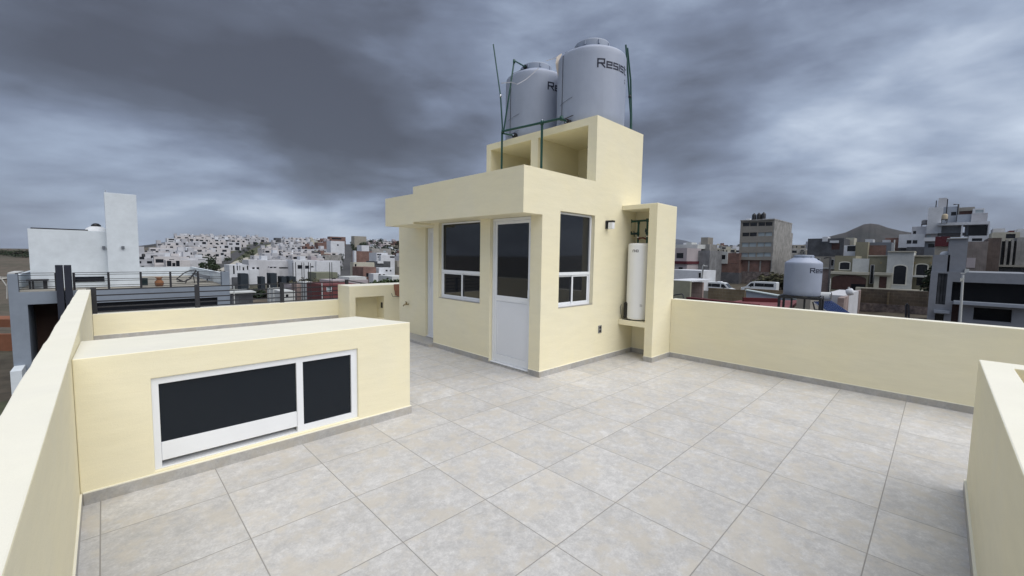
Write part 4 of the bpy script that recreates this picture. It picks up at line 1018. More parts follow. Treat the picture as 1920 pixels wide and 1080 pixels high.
def place(pr, px, D, label, group, rz=0, s=1):
    global NH
    p = pt(px, D); src = pr[0]
    o = src if src not in USED else copy_tree(src, None, CH); USED.add(src)
    o.location = p; o.rotation_euler.z = rz; o.scale = (s, s, s*rnd.uniform(.92, 1.08)); tag(o, label, 'house', group); NH += 1
D = 222; row = 0
while D < 640 and NH < 245:
    px = 258+rnd.uniform(0, 8) if D > 235 else 300
    step = 11.4*784/D; band = 'low on' if D < 290 else ('half way up' if D < 410 else 'near the top of')
    while px < 742:
        w = step*rnd.uniform(.86, 1.12); c = px+w/2
        l, r_ = lin(CL, D)-10*300/D, lin(CRR, D)+4*300/D
        if l-w*.3 < c < r_+w*.3: px += w; continue
        if abs(c-652.5) < (6.0 if c < 652 else 11.5)*784/D+w*.5: px += w; continue
        if (c < 312 and D > 345) or (c < 340 and D > 430): px += w; continue
        if D < 300 and 550 < c < 742 and rnd.random() < .35: px += w; continue
        if c < l:
            place(PR[rnd.randrange(8)], c, D*rnd.uniform(.985, 1.015), 'pale flat roofed house %s the far hillside left of the long park' % band, 'pale hillside houses left of the park, %s' % band, rnd.uniform(-.06, .06))
        elif c < 588+rnd.uniform(-14, 14):
            place(PR[rnd.randrange(8)], c, D*rnd.uniform(.985, 1.015), 'pale flat roofed house %s the hillside between park and steep street' % band, 'pale houses between park and street, %s' % band, rnd.uniform(-.08, .08))
        else:
            k = rnd.random(); pr = PB[rnd.randrange(6)] if k < .62 else PR[rnd.randrange(8)]
            side = 'left' if c < 652 else 'right'
            place(pr, c, D*rnd.uniform(.98, 1.02), 'small house of the mixed old town on the %s side of the steep street' % side, 'old town houses %s of the street' % side, rnd.uniform(-.2, .2))
        px += w
    D *= 1.07 if D < 400 else 1.085
# far town on the right
for (a, b, D0, n) in ((1268, 1392, 330, 16), (1268, 1392, 470, 14), (1474, 1545, 300, 7), (1474, 1560, 420, 10), (1545, 1700, 300, 8), (1850, 1925, 230, 4)):
    for i in range(n):
        c = a+(b-a)*(i+.5)/n+rnd.uniform(-2, 2); k = rnd.random(); pr = PB[rnd.randrange(6)] if k < .5 else PR[rnd.randrange(8)]
        place(pr, c, D0*rnd.uniform(.93, 1.07), 'tiny far house on the low rise behind the right hand town', 'far houses behind the right hand town', PI/2*0-1.1+rnd.uniform(-.2, .2))

# rooftop tanks on the hillside houses
TKM = []
for mt, nm in ((BLACKP, 'black'), (HW[3], 'pale')):
    m = MB(); m.lathe([(.6, 0), (.6, 1.0), (.42, 1.25), (.15, 1.35)], (0, 0, 0), 10); o = m.build('water_tank', mt); tag(o, 'tiny %s water tank on a flat roof of the far hillside' % nm, 'water tank', 'tiny %s rooftop tanks of the hillside' % nm); TKM.append([o, False])
hs_ = [o for o in bpy.data.objects if o.get('category') == 'house' and str(o.get('group', '')).startswith(('pale', 'old'))]
for i in range(64):
    h_ = hs_[(i*37) % len(hs_)]; k = 0 if i % 3 else 1; o = TKM[k][0] if not TKM[k][1] else TKM[k][0].copy()
    if TKM[k][1]: col.objects.link(o)
    TKM[k][1] = True; w_ = [c for c in h_.children if c.name.startswith('wall')] or [c for c in bpy.data.objects if c.parent == h_ and c.name.startswith('wall')]
    zt2 = sorted({round(v.co.z, 2) for v in w_[0].data.vertices})[-1]*h_.scale[2]
    o.location = (h_.location.x+rnd.uniform(-2, 2), h_.location.y+rnd.uniform(1.5, 3.0), h_.location.z+min(zt2, 6.3*h_.scale[2])-.45)
# trees and shrubs on the hillside
NT = 0
def tr(px, D, h, kind='round', leaf=0, label='', group=None, wide=1, n=200, name='tree', cat='tree'):
    global NT
    NT += 1; return tree(pt(px, D), h, NT, kind, leaf, label, cat, group, wide, n, name)
for i in range(26):
    D = 185+i*13; f = rnd.choice((.12, .2, .75, .85, .5)) if i % 2 else rnd.choice((.1, .8))
    c = lin(CL, D)+(lin(CRR, D)-lin(CL, D))*f+rnd.uniform(-2, 2)
    tr(c, D, rnd.uniform(2.4, 4.6), leaf=rnd.choice((0, 0, 1)), label='dark tree growing in the long sloping park between the estates', group='trees of the sloping park', wide=1.15)
for i in range(64):
    D = 150+i*7; s = -1 if i % 2 else 1
    tr(652.5+s*(4.9+rnd.uniform(-.3, .8))*784/D, D, rnd.uniform(2.8, 4.4), leaf=0, label='dark street tree on the %s kerb of the steep street' % ('left' if s < 0 else 'right'), group='street trees %s' % ('left' if s < 0 else 'right'))
for i in range(22):
    tr(700+rnd.uniform(-30, 50), rnd.uniform(330, 520), rnd.uniform(5, 9), leaf=0, label='dark tree among the houses on the ridge right of the street', group='trees on the right ridge')
for i in range(9):
    tr(692+i*6+rnd.uniform(-2, 2), 108+rnd.uniform(-6, 6), rnd.uniform(4.0, 6.0), leaf=1, label='green bushy tree in the clump below the town beside the rooftop room', group='green clump beside the rooftop room', wide=1.3, n=420)
for i in range(16):
    tr(432+i*8.2+rnd.uniform(-2, 2), 132+rnd.uniform(-3, 3), rnd.uniform(2.6, 3.8), 'bush', 0, 'dark hedge shrub in the row in front of the white houses', 'hedge shrubs in front of the white houses', 1.7, 260, 'shrub', 'shrub')
for i in range(8):
    tr(560+i*9+rnd.uniform(-3, 3), 128+rnd.uniform(-8, 8), rnd.uniform(3.5, 5.5), leaf=rnd.choice((0, 2)), label='scrubby tree on the waste ground behind the railing', group='scrubby trees behind the railing', wide=1.2)
for i in range(3): tr(350+i*4, 196, 2.8, leaf=0, label='rounded dark tree in front of the pale houses at the foot of the estate', group='rounded trees at the foot of the estate', wide=1.1)
for i in range(7): tr(388+rnd.uniform(-5, 8), 205+i*14, 6.0, leaf=0, label='tall dark tree at the left edge of the park beside the pale houses', group='tall trees at the left park edge')
for i in range(10): tr(-20+i*9, rnd.uniform(330, 420), rnd.uniform(3, 5), 'bush', 0, 'dark shrub on the brown field at the far left', 'dark shrubs on the brown field', 2.4, 160, 'shrub', 'shrub')
tag(drape('x', GRASS, [(-30, 34), (0, 33), (22, 33)], 9, 9, .08), kind='structure').name = 'grass_patch'
# street cars seen as specks on the steep street, rods, lamp posts
def rod(px, y0, y1, D, w, mt, name, label, cat, group=None):
    p, q = CAM+ray(px, y0)*D, CAM+ray(px, y1)*D
    t = empty(name, q, label, cat, group); m = MB(); m.tube([Vector((q.x, q.y, min(q.z, hgt(q.x, q.y)))), Vector((q.x, q.y, p.z))], w, 6); m.build('shaft', mt, t); return t
for px in (550.5, 555.5, 567, 571, 579.5, 583.2, 619, 623): rod(px, 491+(px*7 % 4), 552, 62, .045, BLACK, 'steel_rod', 'thin dark reinforcing rod standing upright behind the railing', 'rod', 'reinforcing rods behind the railing')
for i, (px, y0) in enumerate(((440, 536), (506.7, 534), (514, 539), (604.5, 530))):
    t = rod(px, y0, 580, 52, .06, OFFW, 'lamp_post', 'thin white lamp post behind the railing, %s from the left' % ('first', 'second', 'third', 'fourth')[i], 'lamp post')

# ================================================================== the town on the right (facades facing the terrace)
def bX(label, X, vols, **k): return bld(label, 'x', X, vols, **k)
# -- apartment block
aw = []
for (t, b_, sh, kinds) in ((416.8, 423.9, 0, 'gggg'), (435.7, 442.8, -.8, 'ggww'), (454.6, 462.4, -1.8, 'wwww'), (473.8, 481.3, -3, 'wwww')):
    xs = [1392.6, 1406, 1419.7, 1421.9, 1435, 1448.3]
    for (l, r_), kd in zip(((xs[0], xs[1]-.5), (xs[1]+.3, xs[2]), (xs[3], xs[4]-.5), (xs[4]+.3, xs[5])), kinds):
        aw.append((l+sh, t-(l-1392)*.018+.4, r_+sh, b_-(l-1392)*.018+.4, kd))
APX = 140
apt = bX('tall grey apartment block with window bands and three black tanks on its roof', APX,
   [((1389.0, 413.2, 1450.5, 487.6), 0, 20, TAN, aw, dict(rec=.5)), ((1385.5, 487.6, 1444.5, 509.6), .6, 14, BRICK, [], dict(name='brick_base')),
    ((1386, 509.6, 1446, None), .2, 10, STONE, [], dict(name='stone_base')),
    ((1462, 435, 1474, None), 20.5, 9, CONC, [], dict(name='rear_wing'))], name='apartment_block', cat='apartment block')
# bare concrete flank of the block (faces the street on the right)
p = atX(1450.5, 412, APX); q = atX(1450.5, 515, APX)
MB().box(APX+.02, APX+20.1, p.y-.30, p.y-.002, hgt(APX, p.y)-1.5, p.z+.25).build('side_wall', CONC, apt)
MB().box(APX-.4, APX+20.3, p.y-.36, atX(1389, 413, APX).y+.02, p.z-.05, p.z+.30).build('roof_edge', CONC, apt)
for k in (1402.5, 1424): 
    c0, c1 = atX(k, 500, APX+.5), atX(k+2.4, 500, APX+.5); MB().box(APX+.45, APX+.59, c1.y, c0.y, atX(k, 509, APX).z, atX(k, 489, APX).z).build('pilaster', CONC, apt)
for i, (px, top) in enumerate(((1414, 400), (1423, 399), (1431.5, 398))):
    c = atX(px, 409, APX+6); zb_ = c.z-.6; zt_ = atX(px, top, APX+6).z; r_ = .62
    t = empty('water_tank', (c.x, c.y, zb_), ('left', 'middle', 'right')[i]+' one of three black water tanks on the apartment roof', 'water tank', 'black tanks on the apartment roof')
    m = MB(); h_ = zt_-zb_; m.lathe([(r_, 0), (r_, h_*.72), (r_*.8, h_*.86), (r_*.35, h_*.92), (r_*.35, h_), (.05, h_)], (c.x, c.y, zb_), 18); m.build('body', BLACKP, t)
m = MB()
for (a, b_) in ((1400, 1407), (1431, 1441)):
    c0, c1 = atX(a, 410, APX+2), atX(b_, 410, APX+2); m = MB(); m.box(APX+1.5, APX+3, c1.y, c0.y, c0.z-.6, c0.z-.1); o = m.build('roof_panel', WFR, apt)
# -- brick and block walls left of the apartment
bX('brown brick house wall with a pale upper room left of the apartment block', 138, [((1331, 494, 1386, 511), 0, 9, BRICK), ((1331.5, 471.8, 1364, 494), -.4, 8, OFFW, [(1340, 478, 1360, 486.3)]), ((1364, 474.5, 1386.5, 494), .3, 8, BRICK), ((1331, 510.5, 1386, None), -.3, 9, BLOCKG)])
bX('concrete grey blank walled house with streaky render near the heater niche', 128, [((1288.5, 469.8, 1331.5, None), 0, 12, conc('streaked_concrete', (.20, .205, .215), var=.2, vscale=.5, streak=.35)), ((1311, 458, 1331, None), 6, 6, CONC), ((1314.5, 445, 1328, None), 8, 4, TAN)])
bX('pinkish white house with a dark window and red band next to the heater niche', 120, [((1258, 465, 1288.5, 489.5), 0, 10, PINKW, [(1268, 474.3, 1281.3, 484.3)]), ((1258, 489.5, 1288.3, 494.8), -.5, 10, MAROON, [], dict(name='awning')), ((1258, 494.8, 1288, None), 0, 10, PINKW, [(1272, 501, 1280, 506)]), ((1260, 458.5, 1308, 466), 8, 10, OFFW), ((1287, 454.5, 1297, 460), 9, 4, OFFW)])
bX('low bluish white building in front of the concrete wall', 88, [((1255, 506.5, 1315, None), 0, 8, HW[3], [(1309.5, 511.5, 1314.5, 521)])])
bX('olive beige garden wall at the edge of the heater niche', 40, [((1250, 526.5, 1294.6, None), 0, .3, OLIVE if False else conc('moss_beige', (.25, .25, .19)), []), ((1252, 525.5, 1293, 528), .4, 6, HW[3])], cat='wall', name='garden_wall')
bX('pinkish block garden wall beside the olive beige wall', 44, [((1294.8, 529, 1318, None), 0, .3, PINKB)], cat='wall', name='garden_wall')
bX('long yellowish block garden wall in front of the parked vans', 62, [((1328, 541.5, 1397, None), 0, .3, BLOCKY), ((1316, 545, 1329, None), 2, .3, conc('lime_concrete', (.25, .24, .21)))], cat='wall', name='garden_wall')
bX('brown garden wall running behind the stand of the near water tank', 66, [((1396, 543, 1480, None), 0, .3, BLOCKY)], cat='wall', name='garden_wall')
for i in range(4): tree(atX(1376+i*5, 541, 100)-Vector((0, 0, 3)), 4.2, i, 'bush', (1, 2, 1, 0)[i], 'scrubby bush growing between the two white vans', 'shrub', 'bushes between the white vans', 1.3, 260, 'shrub')
for i in range(6): tree(atX(1448+i*5, 520+(i % 3)*4, 128)-Vector((0, 0, 2)), 4.6, i+3, 'bush', (2, 2, 0)[i % 3], 'dry scrub growing at the foot of the apartment block flank', 'shrub', 'scrub below the apartment block', 1.6, 300, 'shrub')
bX('stone retaining bank at the foot of the apartment block flank', 134, [((1446, 517, 1482, None), 0, 4, STONE)], cat='wall', name='retaining_wall')
# white lamp post with an arm near the concrete wall
lt = empty('lamp_post', atX(1316, 530, 84), 'white street lamp leaning slightly in front of the concrete grey wall', 'street lamp')
m = MB(); m.tube([atX(1314.5, 560, 84), atX(1315.6, 527, 84), atX(1318.5, 498, 84), atX(1320, 497.6, 84)], .16, 8); m.build('pole', OFFW, lt); m = MB(); m.tube([atX(1318.7, 499, 84), atX(1326, 499, 84)], .10, 6); m.build('arm', OFFW, lt)

# -- vans
def van(label, X, px0, px1, ytop, ybot, flip):
    a, b_ = atX(px0, ytop, X), atX(px1, ytop, X); y0, y1 = min(a.y, b_.y), max(a.y, b_.y); L = y1-y0
    zt_ = (a.z+b_.z)/2; hh = L*.41; z0 = zt_-hh
    t = empty('van', (X+1, (y0+y1)/2, z0), label, 'van', 'white vans parked behind the block wall')
    def Y(f): return y0+L*f if not flip else y1-L*f          # f = 0 nose, 1 tail
    prof = [(0.0, .16), (.0, .42), (.035, .50), (.14, .58), (.27, .93), (.33, .985), (.5, 1.0), (.97, 1.0), (1.0, .96), (1.0, .16)]
    P = [(Y(f), z0+hh*v) for f, v in prof]
    m = MB(); m.prism(P, 'x', X, X+2.0); m.build('body', mat('van_paint', (.62, .65, .68), .3, 0, .5) if 'van_paint' not in bpy.data.materials else bpy.data.materials['van_paint'], t, bevel=.06)
    for (f0, f1) in ((.40, .66), (.665, .93)): MB().box(X-.02, X+.01, *sorted((Y(f0), Y(f1))), z0+hh*.62, z0+hh*.88).build('window', DGLASS, t)
    m = MB(); m.prism([(Y(.20), z0+hh*.60), (Y(.37), z0+hh*.60), (Y(.37), z0+hh*.86), (Y(.29), z0+hh*.86)], 'x', X-.02, X+.01); m.build('window', DGLASS, t)
    m = MB(); 
    for s in (0,):
        p0, p1 = (Y(.135), z0+hh*.60), (Y(.262), z0+hh*.91); d = .02 if not flip else -.02
        m.add([(X+.15, p0[0]-d, p0[1]), (X+1.85, p0[0]-d, p0[1]), (X+1.85, p1[0]-d, p1[1]), (X+.15, p1[0]-d, p1[1]), (X+.15, p0[0]+d, p0[1]-.03), (X+1.85, p0[0]+d, p0[1]-.03), (X+1.85, p1[0]+d, p1[1]-.03), (X+.15, p1[0]+d, p1[1]-.03)],
              [(0, 1, 2, 3), (7, 6, 5, 4), (0, 4, 5, 1), (1, 5, 6, 2), (2, 6, 7, 3), (3, 7, 4, 0)])
    m.build('windscreen', DGLASS, t)
    for f in (.17, .80):
        for xx in (X+.0, X+1.75):
            m = MB(); m.tube([(xx-.03, Y(f), z0+hh*.15), (xx+.25, Y(f), z0+hh*.15)], hh*.15, 18); wo_ = m.build('wheel', BLACKP, t); m = MB(); m.tube([(xx-.04, Y(f), z0+hh*.15), (xx-.031, Y(f), z0+hh*.15)], hh*.08, 12); m.build('rim', CHROME, wo_)
    for xx in (X+.1, X+1.6): MB().box(xx, xx+.3, *sorted((Y(-.006), Y(.02))), z0+hh*.40, z0+hh*.49).build('headlight', WFR, t)
    MB().box(X-.1, X+.02, *sorted((Y(.275), Y(.30))), z0+hh*.56, z0+hh*.66).build('mirror', BLACKP, t)
    if not flip: MB().box(X+.6, X+1.5, *sorted((Y(.40), Y(.52))), zt_-.01, zt_+.14).build('roof_unit', WFR, t)
    return t
van('white van facing right behind the yellowish block wall, nearer the heater niche', 92, 1314, 1376, 529, 541, False)
van('white van facing left with a long dark side window, below the apartment block', 92, 1390, 1456, 528, 541, True)

# -- roofs close beyond the parapet
def poly_slab(name, label, cat, mt, pts, th=.08, parts=()):
    c = sum((Vector(p) for p in pts), Vector())/len(pts); t = empty(name, c, label, cat); m = MB(); n = len(pts)
    vs = [Vector(p) for p in pts]+[Vector(p)-Vector((0, 0, th)) for p in pts]
    m.add(vs, [tuple(range(n)), tuple(range(2*n-1, n-1, -1))]+[(i, n+i, n+(i+1) % n, (i+1) % n) for i in range(n)]); m.build('roof', mt, t); return t
REDR = conc('red_roof_paint', (.165, .062, .066), var=.2, vscale=1.2, fine=.2, fscale=12); REDD = conc('dark_red_paint', (.085, .018, .022))
A, B_, C_, D_ = atX(1358, 569, 12.5), atX(1390, 561.5, 18), atX(1493, 562, 16), atX(1470, 581, 11.5)
zr = -.28
def flat(px, py, z): d = ray(px, py); return CAM+d*((z-H)/d.z)
rr = poly_slab('red_roof', 'faded red flat roof just beyond the right parapet', 'roof', REDR, [flat(1340, 571, -.30), flat(1388, 563, -.30), flat(1498, 563, -.30), flat(1470, 586, -.30), flat(1345, 580, -.30)], .15)
pa, pb = flat(1292, 560, -.30), flat(1500, 566, -.30)
e0, e1, e2 = flat(1291, 559, -.30), flat(1352, 565, -.30), flat(1392, 561.5, -.30)
def bar3(m, p, q, w, h):
    d = (q-p); d.z = 0; d.normalize(); nn = Vector((-d.y, d.x, 0))*w/2
    vs = [p-nn, q-nn, q+nn, p+nn]; m.add(vs+[v+Vector((0, 0, h)) for v in vs], [(0, 3, 2, 1), (4, 5, 6, 7), (0, 1, 5, 4), (1, 2, 6, 5), (2, 3, 7, 6), (3, 0, 4, 7)])
m = MB(); bar3(m, flat(1291, 563, -.4), flat(1420, 578, -.4), .35, .16); m.build('curb', REDD, rr)
m = MB(); bar3(m, flat(1393, 565, -.3), flat(1462, 567, -.3), .15, .18); m.build('curb', REDD, rr)
for o in ():
    pass
# sloping grey canopy behind the red roof
cn = empty('canopy', atX(1445, 555, 30), 'grey lean-to canopy with a bright sloping edge behind the red roof', 'canopy')
m = MB(); P0, P1, P2, P3 = atX(1399, 544.5, 30), atX(1492, 561.0, 30), atX(1489, 566, 30), atX(1399, 559, 30)
vs = [P0, P1, P2, P3]; m.add(vs+[v+Vector((.3, 0, 0)) for v in vs], [(0, 1, 2, 3), (7, 6, 5, 4), (0, 4, 5, 1), (1, 5, 6, 2), (2, 6, 7, 3), (3, 7, 4, 0)]); m.build('wall', GREYL, cn)
m = MB(); vs = [atX(1397, 543, 29.9), atX(1494, 559.5, 29.9), atX(1494, 561.6, 29.9), atX(1397, 544.6, 29.9)]; m.add(vs+[v+Vector((.5, 0, 0)) for v in vs], [(0, 1, 2, 3), (7, 6, 5, 4), (0, 4, 5, 1), (1, 5, 6, 2), (2, 6, 7, 3), (3, 7, 4, 0)]); m.build('roof', conc('roof_sheet', (.42, .48, .49), var=.03), cn)
bX('tan flat roofed neighbour room behind the legs of the tank stand', 21, [((1494, 560, 1520, None), 0, 3, TAN)], name='house')
lh = empty('handrail', atX(1272, 555, 14), 'bent black handrail poking up beside the heater niche', 'handrail')
m = MB(); m.tube([atX(1262, 554, 14), atX(1268, 552.5, 14), atX(1279, 551, 14), atX(1281, 553, 14), atX(1282, 566, 14)], .02, 6); m.build('tube', BLACK, lh)

# -- tank on a black steel stand
tcx = (14.33, 2.76); TZ = .62
tank('water_tank', 'grey water tank standing alone on a black steel stand beyond the right parapet', tcx, TZ, r=.452, hs=.94, hc_=.13, text='Ress', off=22, tz=.66, sc=.118, seam=False, lidr=.235, lh=.6)
sd = empty('tank_stand', (tcx[0], tcx[1], -.4), 'black welded steel stand carrying the lone grey tank', 'stand')
u = Vector((math.cos(.10), math.sin(.10), 0)); w = Vector((-u.y, u.x, 0))
cc0 = Vector((tcx[0], tcx[1], 0)); HS = .475
m = MB()
def fp3(a, b_, z): return cc0+u*a+w*b_+Vector((0, 0, z))
for (a, b_) in (((-HS, -HS), (HS, -HS)), ((HS, -HS), (HS, HS)), ((HS, HS), (-HS, HS)), ((-HS, HS), (-HS, -HS))):
    m = MB(); bar3(m, fp3(*a, TZ-.075), fp3(*b_, TZ-.075), .05, .06); m.build('frame_bar', BLACK, sd)
for k in (-.2, .2): m = MB(); bar3(m, fp3(-HS, k, TZ-.06), fp3(HS, k, TZ-.06), .04, .05); m.build('frame_bar', BLACK, sd)
for a in (-HS, HS):
    for b_ in (-HS, HS): m = MB(); m.box(*(lambda p: (p.x-.028, p.x+.028, p.y-.028, p.y+.028))(fp3(a, b_, 0)), -.9, TZ-.075); m.build('leg', BLACK, sd)
for b_ in (-.12, .18): m = MB(); p = fp3(-HS+.05, b_, 0); m.box(p.x-.02, p.x+.02, p.y-.02, p.y+.02, -.9, TZ-.075); m.build('leg', BLACK, sd)
for (a, b_) in (((-HS, -HS), (HS, -HS)), ((-HS, HS), (-HS, -HS))): m = MB(); bar3(m, fp3(*a, .0), fp3(*b_, .0), .035, .04); m.build('brace', BLACK, sd)
m = MB(); hp = cc0-u*.3
m.tube([hp+Vector((0, .05+.19*math.cos(t*PI/8), .30+.17*math.sin(t*PI/8))) for t in range(8, 17)], .016, 6); tag(m.build('hose', conc('pale_hose', (.35, .32, .25))), 'coil of pale hose hanging under the lone grey tank', 'hose')
# -- solar water heater
sh = empty('solar_heater', atX(1560, 575, 13.2), 'solar water heater with a steel drum and slanting blue tubes beyond the parapet', 'solar heater')
SX = 15.6
d0, d1 = atX(1538, 556, SX+.6), atX(1557, 556, SX+.6)
m = MB(); m.tube([d0+Vector((0, .25, 0)), d1], .135, 24); m.build('drum', CHROME if False else conc('brushed_steel', (.55, .57, .58), var=.03), sh)
m = MB(); m.tube([d1, d1+Vector((0, -.02, 0))], .137, 24); m.build('drum_end', CHROME, sh)
BT = mat('blue_vacuum_tube', (.018, .045, .16), .12, 0, .6)
t0, t1, b0, b1 = atX(1527, 565.5, SX+.5), atX(1558, 564, SX+.5), atX(1576, 599, SX-.7), atX(1609, 598, SX-.7)
m = MB(); vq = [t0, t1, b1, b0]; m.add([v-Vector((0, 0, .05)) for v in vq]+[v-Vector((0, 0, .06)) for v in vq], [(0, 1, 2, 3), (7, 6, 5, 4), (0, 4, 5, 1), (1, 5, 6, 2), (2, 6, 7, 3), (3, 7, 4, 0)]); m.build('reflector', WFR, sh)
for i in range(10):
    f = i/9; m = MB(); m.tube([t0.lerp(t1, f), b0.lerp(b1, f)], .015, 8); m.build('tube', BT, sh)
m = MB(); 
for (a, b_) in ((t0, b0), (t1, b1)): m = MB(); m.tube([a+Vector((0, 0, -.03)), b_+Vector((0, 0, -.03))], .018, 6); m.build('frame_bar', WFR, sh)
m = MB(); m.tube([atX(1524, 566, SX), atX(1530, 590, SX)], .02, 6); m.build('leg', BLACK, sh); m = MB(); m.tube([atX(1527, 580, SX), atX(1560, 586, SX)], .02, 6); m.build('leg', BLACK, sh)
dp = empty('pipe_pole', atX(1556, 548, 22), 'thin dark pole rising between the lone tank and the cream house', 'pole')
m = MB(); m.tube([atX(1552.5, 560, 22), atX(1557.3, 482, 22), atX(1545, 484, 22)], .035, 6); m.build('tube', BLACK, dp)
bX('low white flat building between the solar heater and the side wall', 34, [((1540, 553, 1582, None), 0, 7, HW[0]), ((1560, 549, 1584, None), 4, 4, HW[0])])
rt2 = empty('gas_tank', atX(1594, 547, 33), 'white rounded gas tank on the low white building roof', 'gas tank'); c0, c1 = atX(1586, 549, 33), atX(1601, 546, 33)
m = MB(); m.tube([c0.lerp(c1, t) for t in (0, .06, .2, .8, .94, 1)], [.05, .16, .21, .21, .16, .05], 18); m.build('body', HW[3], rt2)
rod(1589, 538, 575, 30, .06, OFFW, 'post', 'short white post in front of the rounded gas tank', 'post')
rod(1553.5, 522, 560, 32, .05, OFFW, 'post', 'thin white post left of the garage of the cream house', 'post')

# -- waste lot walls
sidey = atX(1614.7, 543.6, 75)
wl2 = empty('boundary_wall', sidey, 'brown block wall closing the empty lot in front of the cream house', 'wall')
vol(wl2, 'x', 75, (1614.0, 543.8, 1744, 572), .35, BLOCKB, name='wall', dsub=()); vol(wl2, 'x', 74.9, (1612, 571.5, 1744, None), .5, STONE, name='stone_base')
p0, p1 = atX(1664.5, 547, 74.8), atX(1668, 547, 74.8); sub(wl2, 'pilaster', BLOCKY, (74.7, 74.89, p1.y, p0.y, atX(1666, 571, 74.8).z, p0.z))
ws2 = empty('boundary_wall', sidey, 'pinkish block side wall running back to the empty lot corner', 'wall')
# runs from the near end (px 1580) to the corner: constant y
cy = atX(1614.7, 543.8, 75).y
# line through the two pixel points
nX = 75*.0
q0 = atY(1581, 559, cy) if abs(ray(1581, 559).y) > 1e-3 else None
Xn = 30
pn = atX(1583, 559, Xn); pf = Vector((75, cy, atX(1614.7, 543.8, 75).z))
m = MB(); vs = []
for p in (pn, pf): vs += [Vector((p.x, p.y, -8)), Vector((p.x, p.y, p.z))]
nn = Vector((-(pf-pn).y, (pf-pn).x, 0)).normalized()*.3
vs2 = [v+nn for v in vs]; m.add(vs+vs2, [(0, 2, 3, 1), (4, 5, 7, 6), (0, 1, 5, 4), (2, 6, 7, 3), (1, 3, 7, 5), (0, 4, 6, 2)]); m.build('wall', PINKB, ws2)
for i, (px, yt, yb_) in enumerate(((1701, 569, 600), (1744, 573, 605))):
    pg_ = empty('iron_post', atX(px, yb_, 68), ('dark arched post standing in the empty lot', 'dark arched post beside the blue grey modern house corner')[i], 'post'); m = MB()
    m.tube([atX(px-2.5, yb_, 68), atX(px-2.5, yt+4, 68), atX(px, yt, 68), atX(px+2.5, yt+4, 68), atX(px+2.8, yb_, 68)], .10, 6); m.build('tube', CONCD if i == 0 else BLACK, pg_)

# -- cream and olive house
KX = 107
kh = bX('large olive and cream house with arched windows and a wide arched garage', KX, [
    ((1566, 479.5, 1605, 512), 1.2, 9, OLIVE, [(1575, 491.8, 1593, 505, 'ga')]),
    ((1599, 484.8, 1630, 512), .5, 8, CREAMH if False else OFFW, []),
    ((1628, 479.5, 1666, None), 1.0, 9, OLIVE, [(1632, 497, 1637.8, 531.5, 'gf')]),
    ((1557, 514.5, 1628, None), -1.0, 8, OLIVE, [(1560.5, 516.5, 1622.5, 543, 'da')]),
    ((1556, 509.8, 1629, 514.6), -1.4, 8.4, CREAMH, [], dict(name='cornice')),
    ((1665, 471.5, 1714.5, None), -1.2, 9, OFFW, [(1675.5, 497.5, 1698.5, 533, 'ga')]),
    ((1664.5, 470.6, 1715.2, 472.6), -1.5, 9.4, CREAMH, [], dict(name='cornice')),
    ((1713.6, 479.5, 1748, None), .8, 9, OLIVE, [(1718, 495.5, 1738.5, 516, 'ga'), (1718, 520.5, 1732, 535.5, 'g')]),
    ((1627.5, 478.6, 1666.5, 480.6), .7, 9.4, CREAMH, [], dict(name='cornice')), ((1713, 478.8, 1748, 480.8), .5, 9.4, CREAMH, [], dict(name='cornice')),
    ((1638.5, 511.3, 1672.5, 516), -2.2, 4, CREAMH, [], dict(name='portico')), ((1639.5, 516, 1672, None), -1.6, 3.4, CREAMH, [(1648, 518.3, 1662.5, 541, 'd')], dict(name='porch')),
    ((1709.5, 516.8, 1737, 519.8), -.6, 2, OFFW, [], dict(name='balcony')),
    ((1604, 542, 1745, None), -3, 3, CREAMH, [], dict(name='plinth'))])
q0_, q1_ = atX(1596, 532, KX-1.1), atX(1621.5, 545, KX-1.1); sub(kh, 'garage_opening', DARKO, (KX-1.12, KX-1.085, q1_.y, q0_.y, q1_.z, q0_.z))
for px in (1652, 1715, 1745): q = atX(px, 493, KX+.6); sub(kh, 'wall_light', BRASS, (KX+.55, KX+.75, q.y-.12, q.y+.12, q.z-.15, q.z+.15))
rod(1634.5, 484, 531, 84, .09, OFFW, 'lamp_post', 'slim white leaning lamp post before the olive wall of the arched house', 'street lamp')
tree(atX(1742, 546, 100), 4.0, 2, 'tall', 0, 'dark conifer beside the right end of the arched olive house', 'tree', None, 1.25, 520)
bX('olive stair tower house behind the arched house', 122, [((1605, 454, 1628, None), 0, 6, OLIVE), ((1583, 460, 1605.2, None), 1, 7, HW[3], [(1588.5, 461, 1604.6, 471.2)]), ((1628, 454.5, 1672, None), 3, 8, GREYP), ((1629, 459.8, 1662, 479), 2.8, .15, BRICK, [], dict(name='brick_panel'))])
bX('dark grey bare block house with white roof blocks at the left of the olive tower', 140, [((1515, 447, 1583, None), 0, 12, CONCD, [(1559, 456, 1574.5, 468, 'd')]), ((1542, 444, 1552, 452.8), -.3, 4, HW[3]), ((1556, 451, 1572.5, 455.4), -.4, 3, HW[3])])
bX('tan house with white framed windows between the lone tank and the garage', 112, [((1528, 481, 1566, None), 0, 8, TAN, [(1531, 484.5, 1537, 492.5, 'gf'), (1558.5, 486.5, 1563.5, 498.5, 'gf')]), ((1530, 501.5, 1567, 503.8), -.6, 1, OFFW, [], dict(name='balcony')), ((1530, 505, 1560, None), -.2, 6, PINKB)])
for i, (a, b_, t, bt) in enumerate(((1586, 1602, 446, 453), (1622.5, 1637, 448.5, 454), (1655, 1669, 450, 454))):
    bX('%s pale rooftop room on the skyline left of the big white house' % ('first', 'second', 'third')[i], 150+i*3, [((a, t, b_, None), 0, 5, (CREAMH, HW[3], HW[3])[i])], cat='rooftop room', name='rooftop_room')
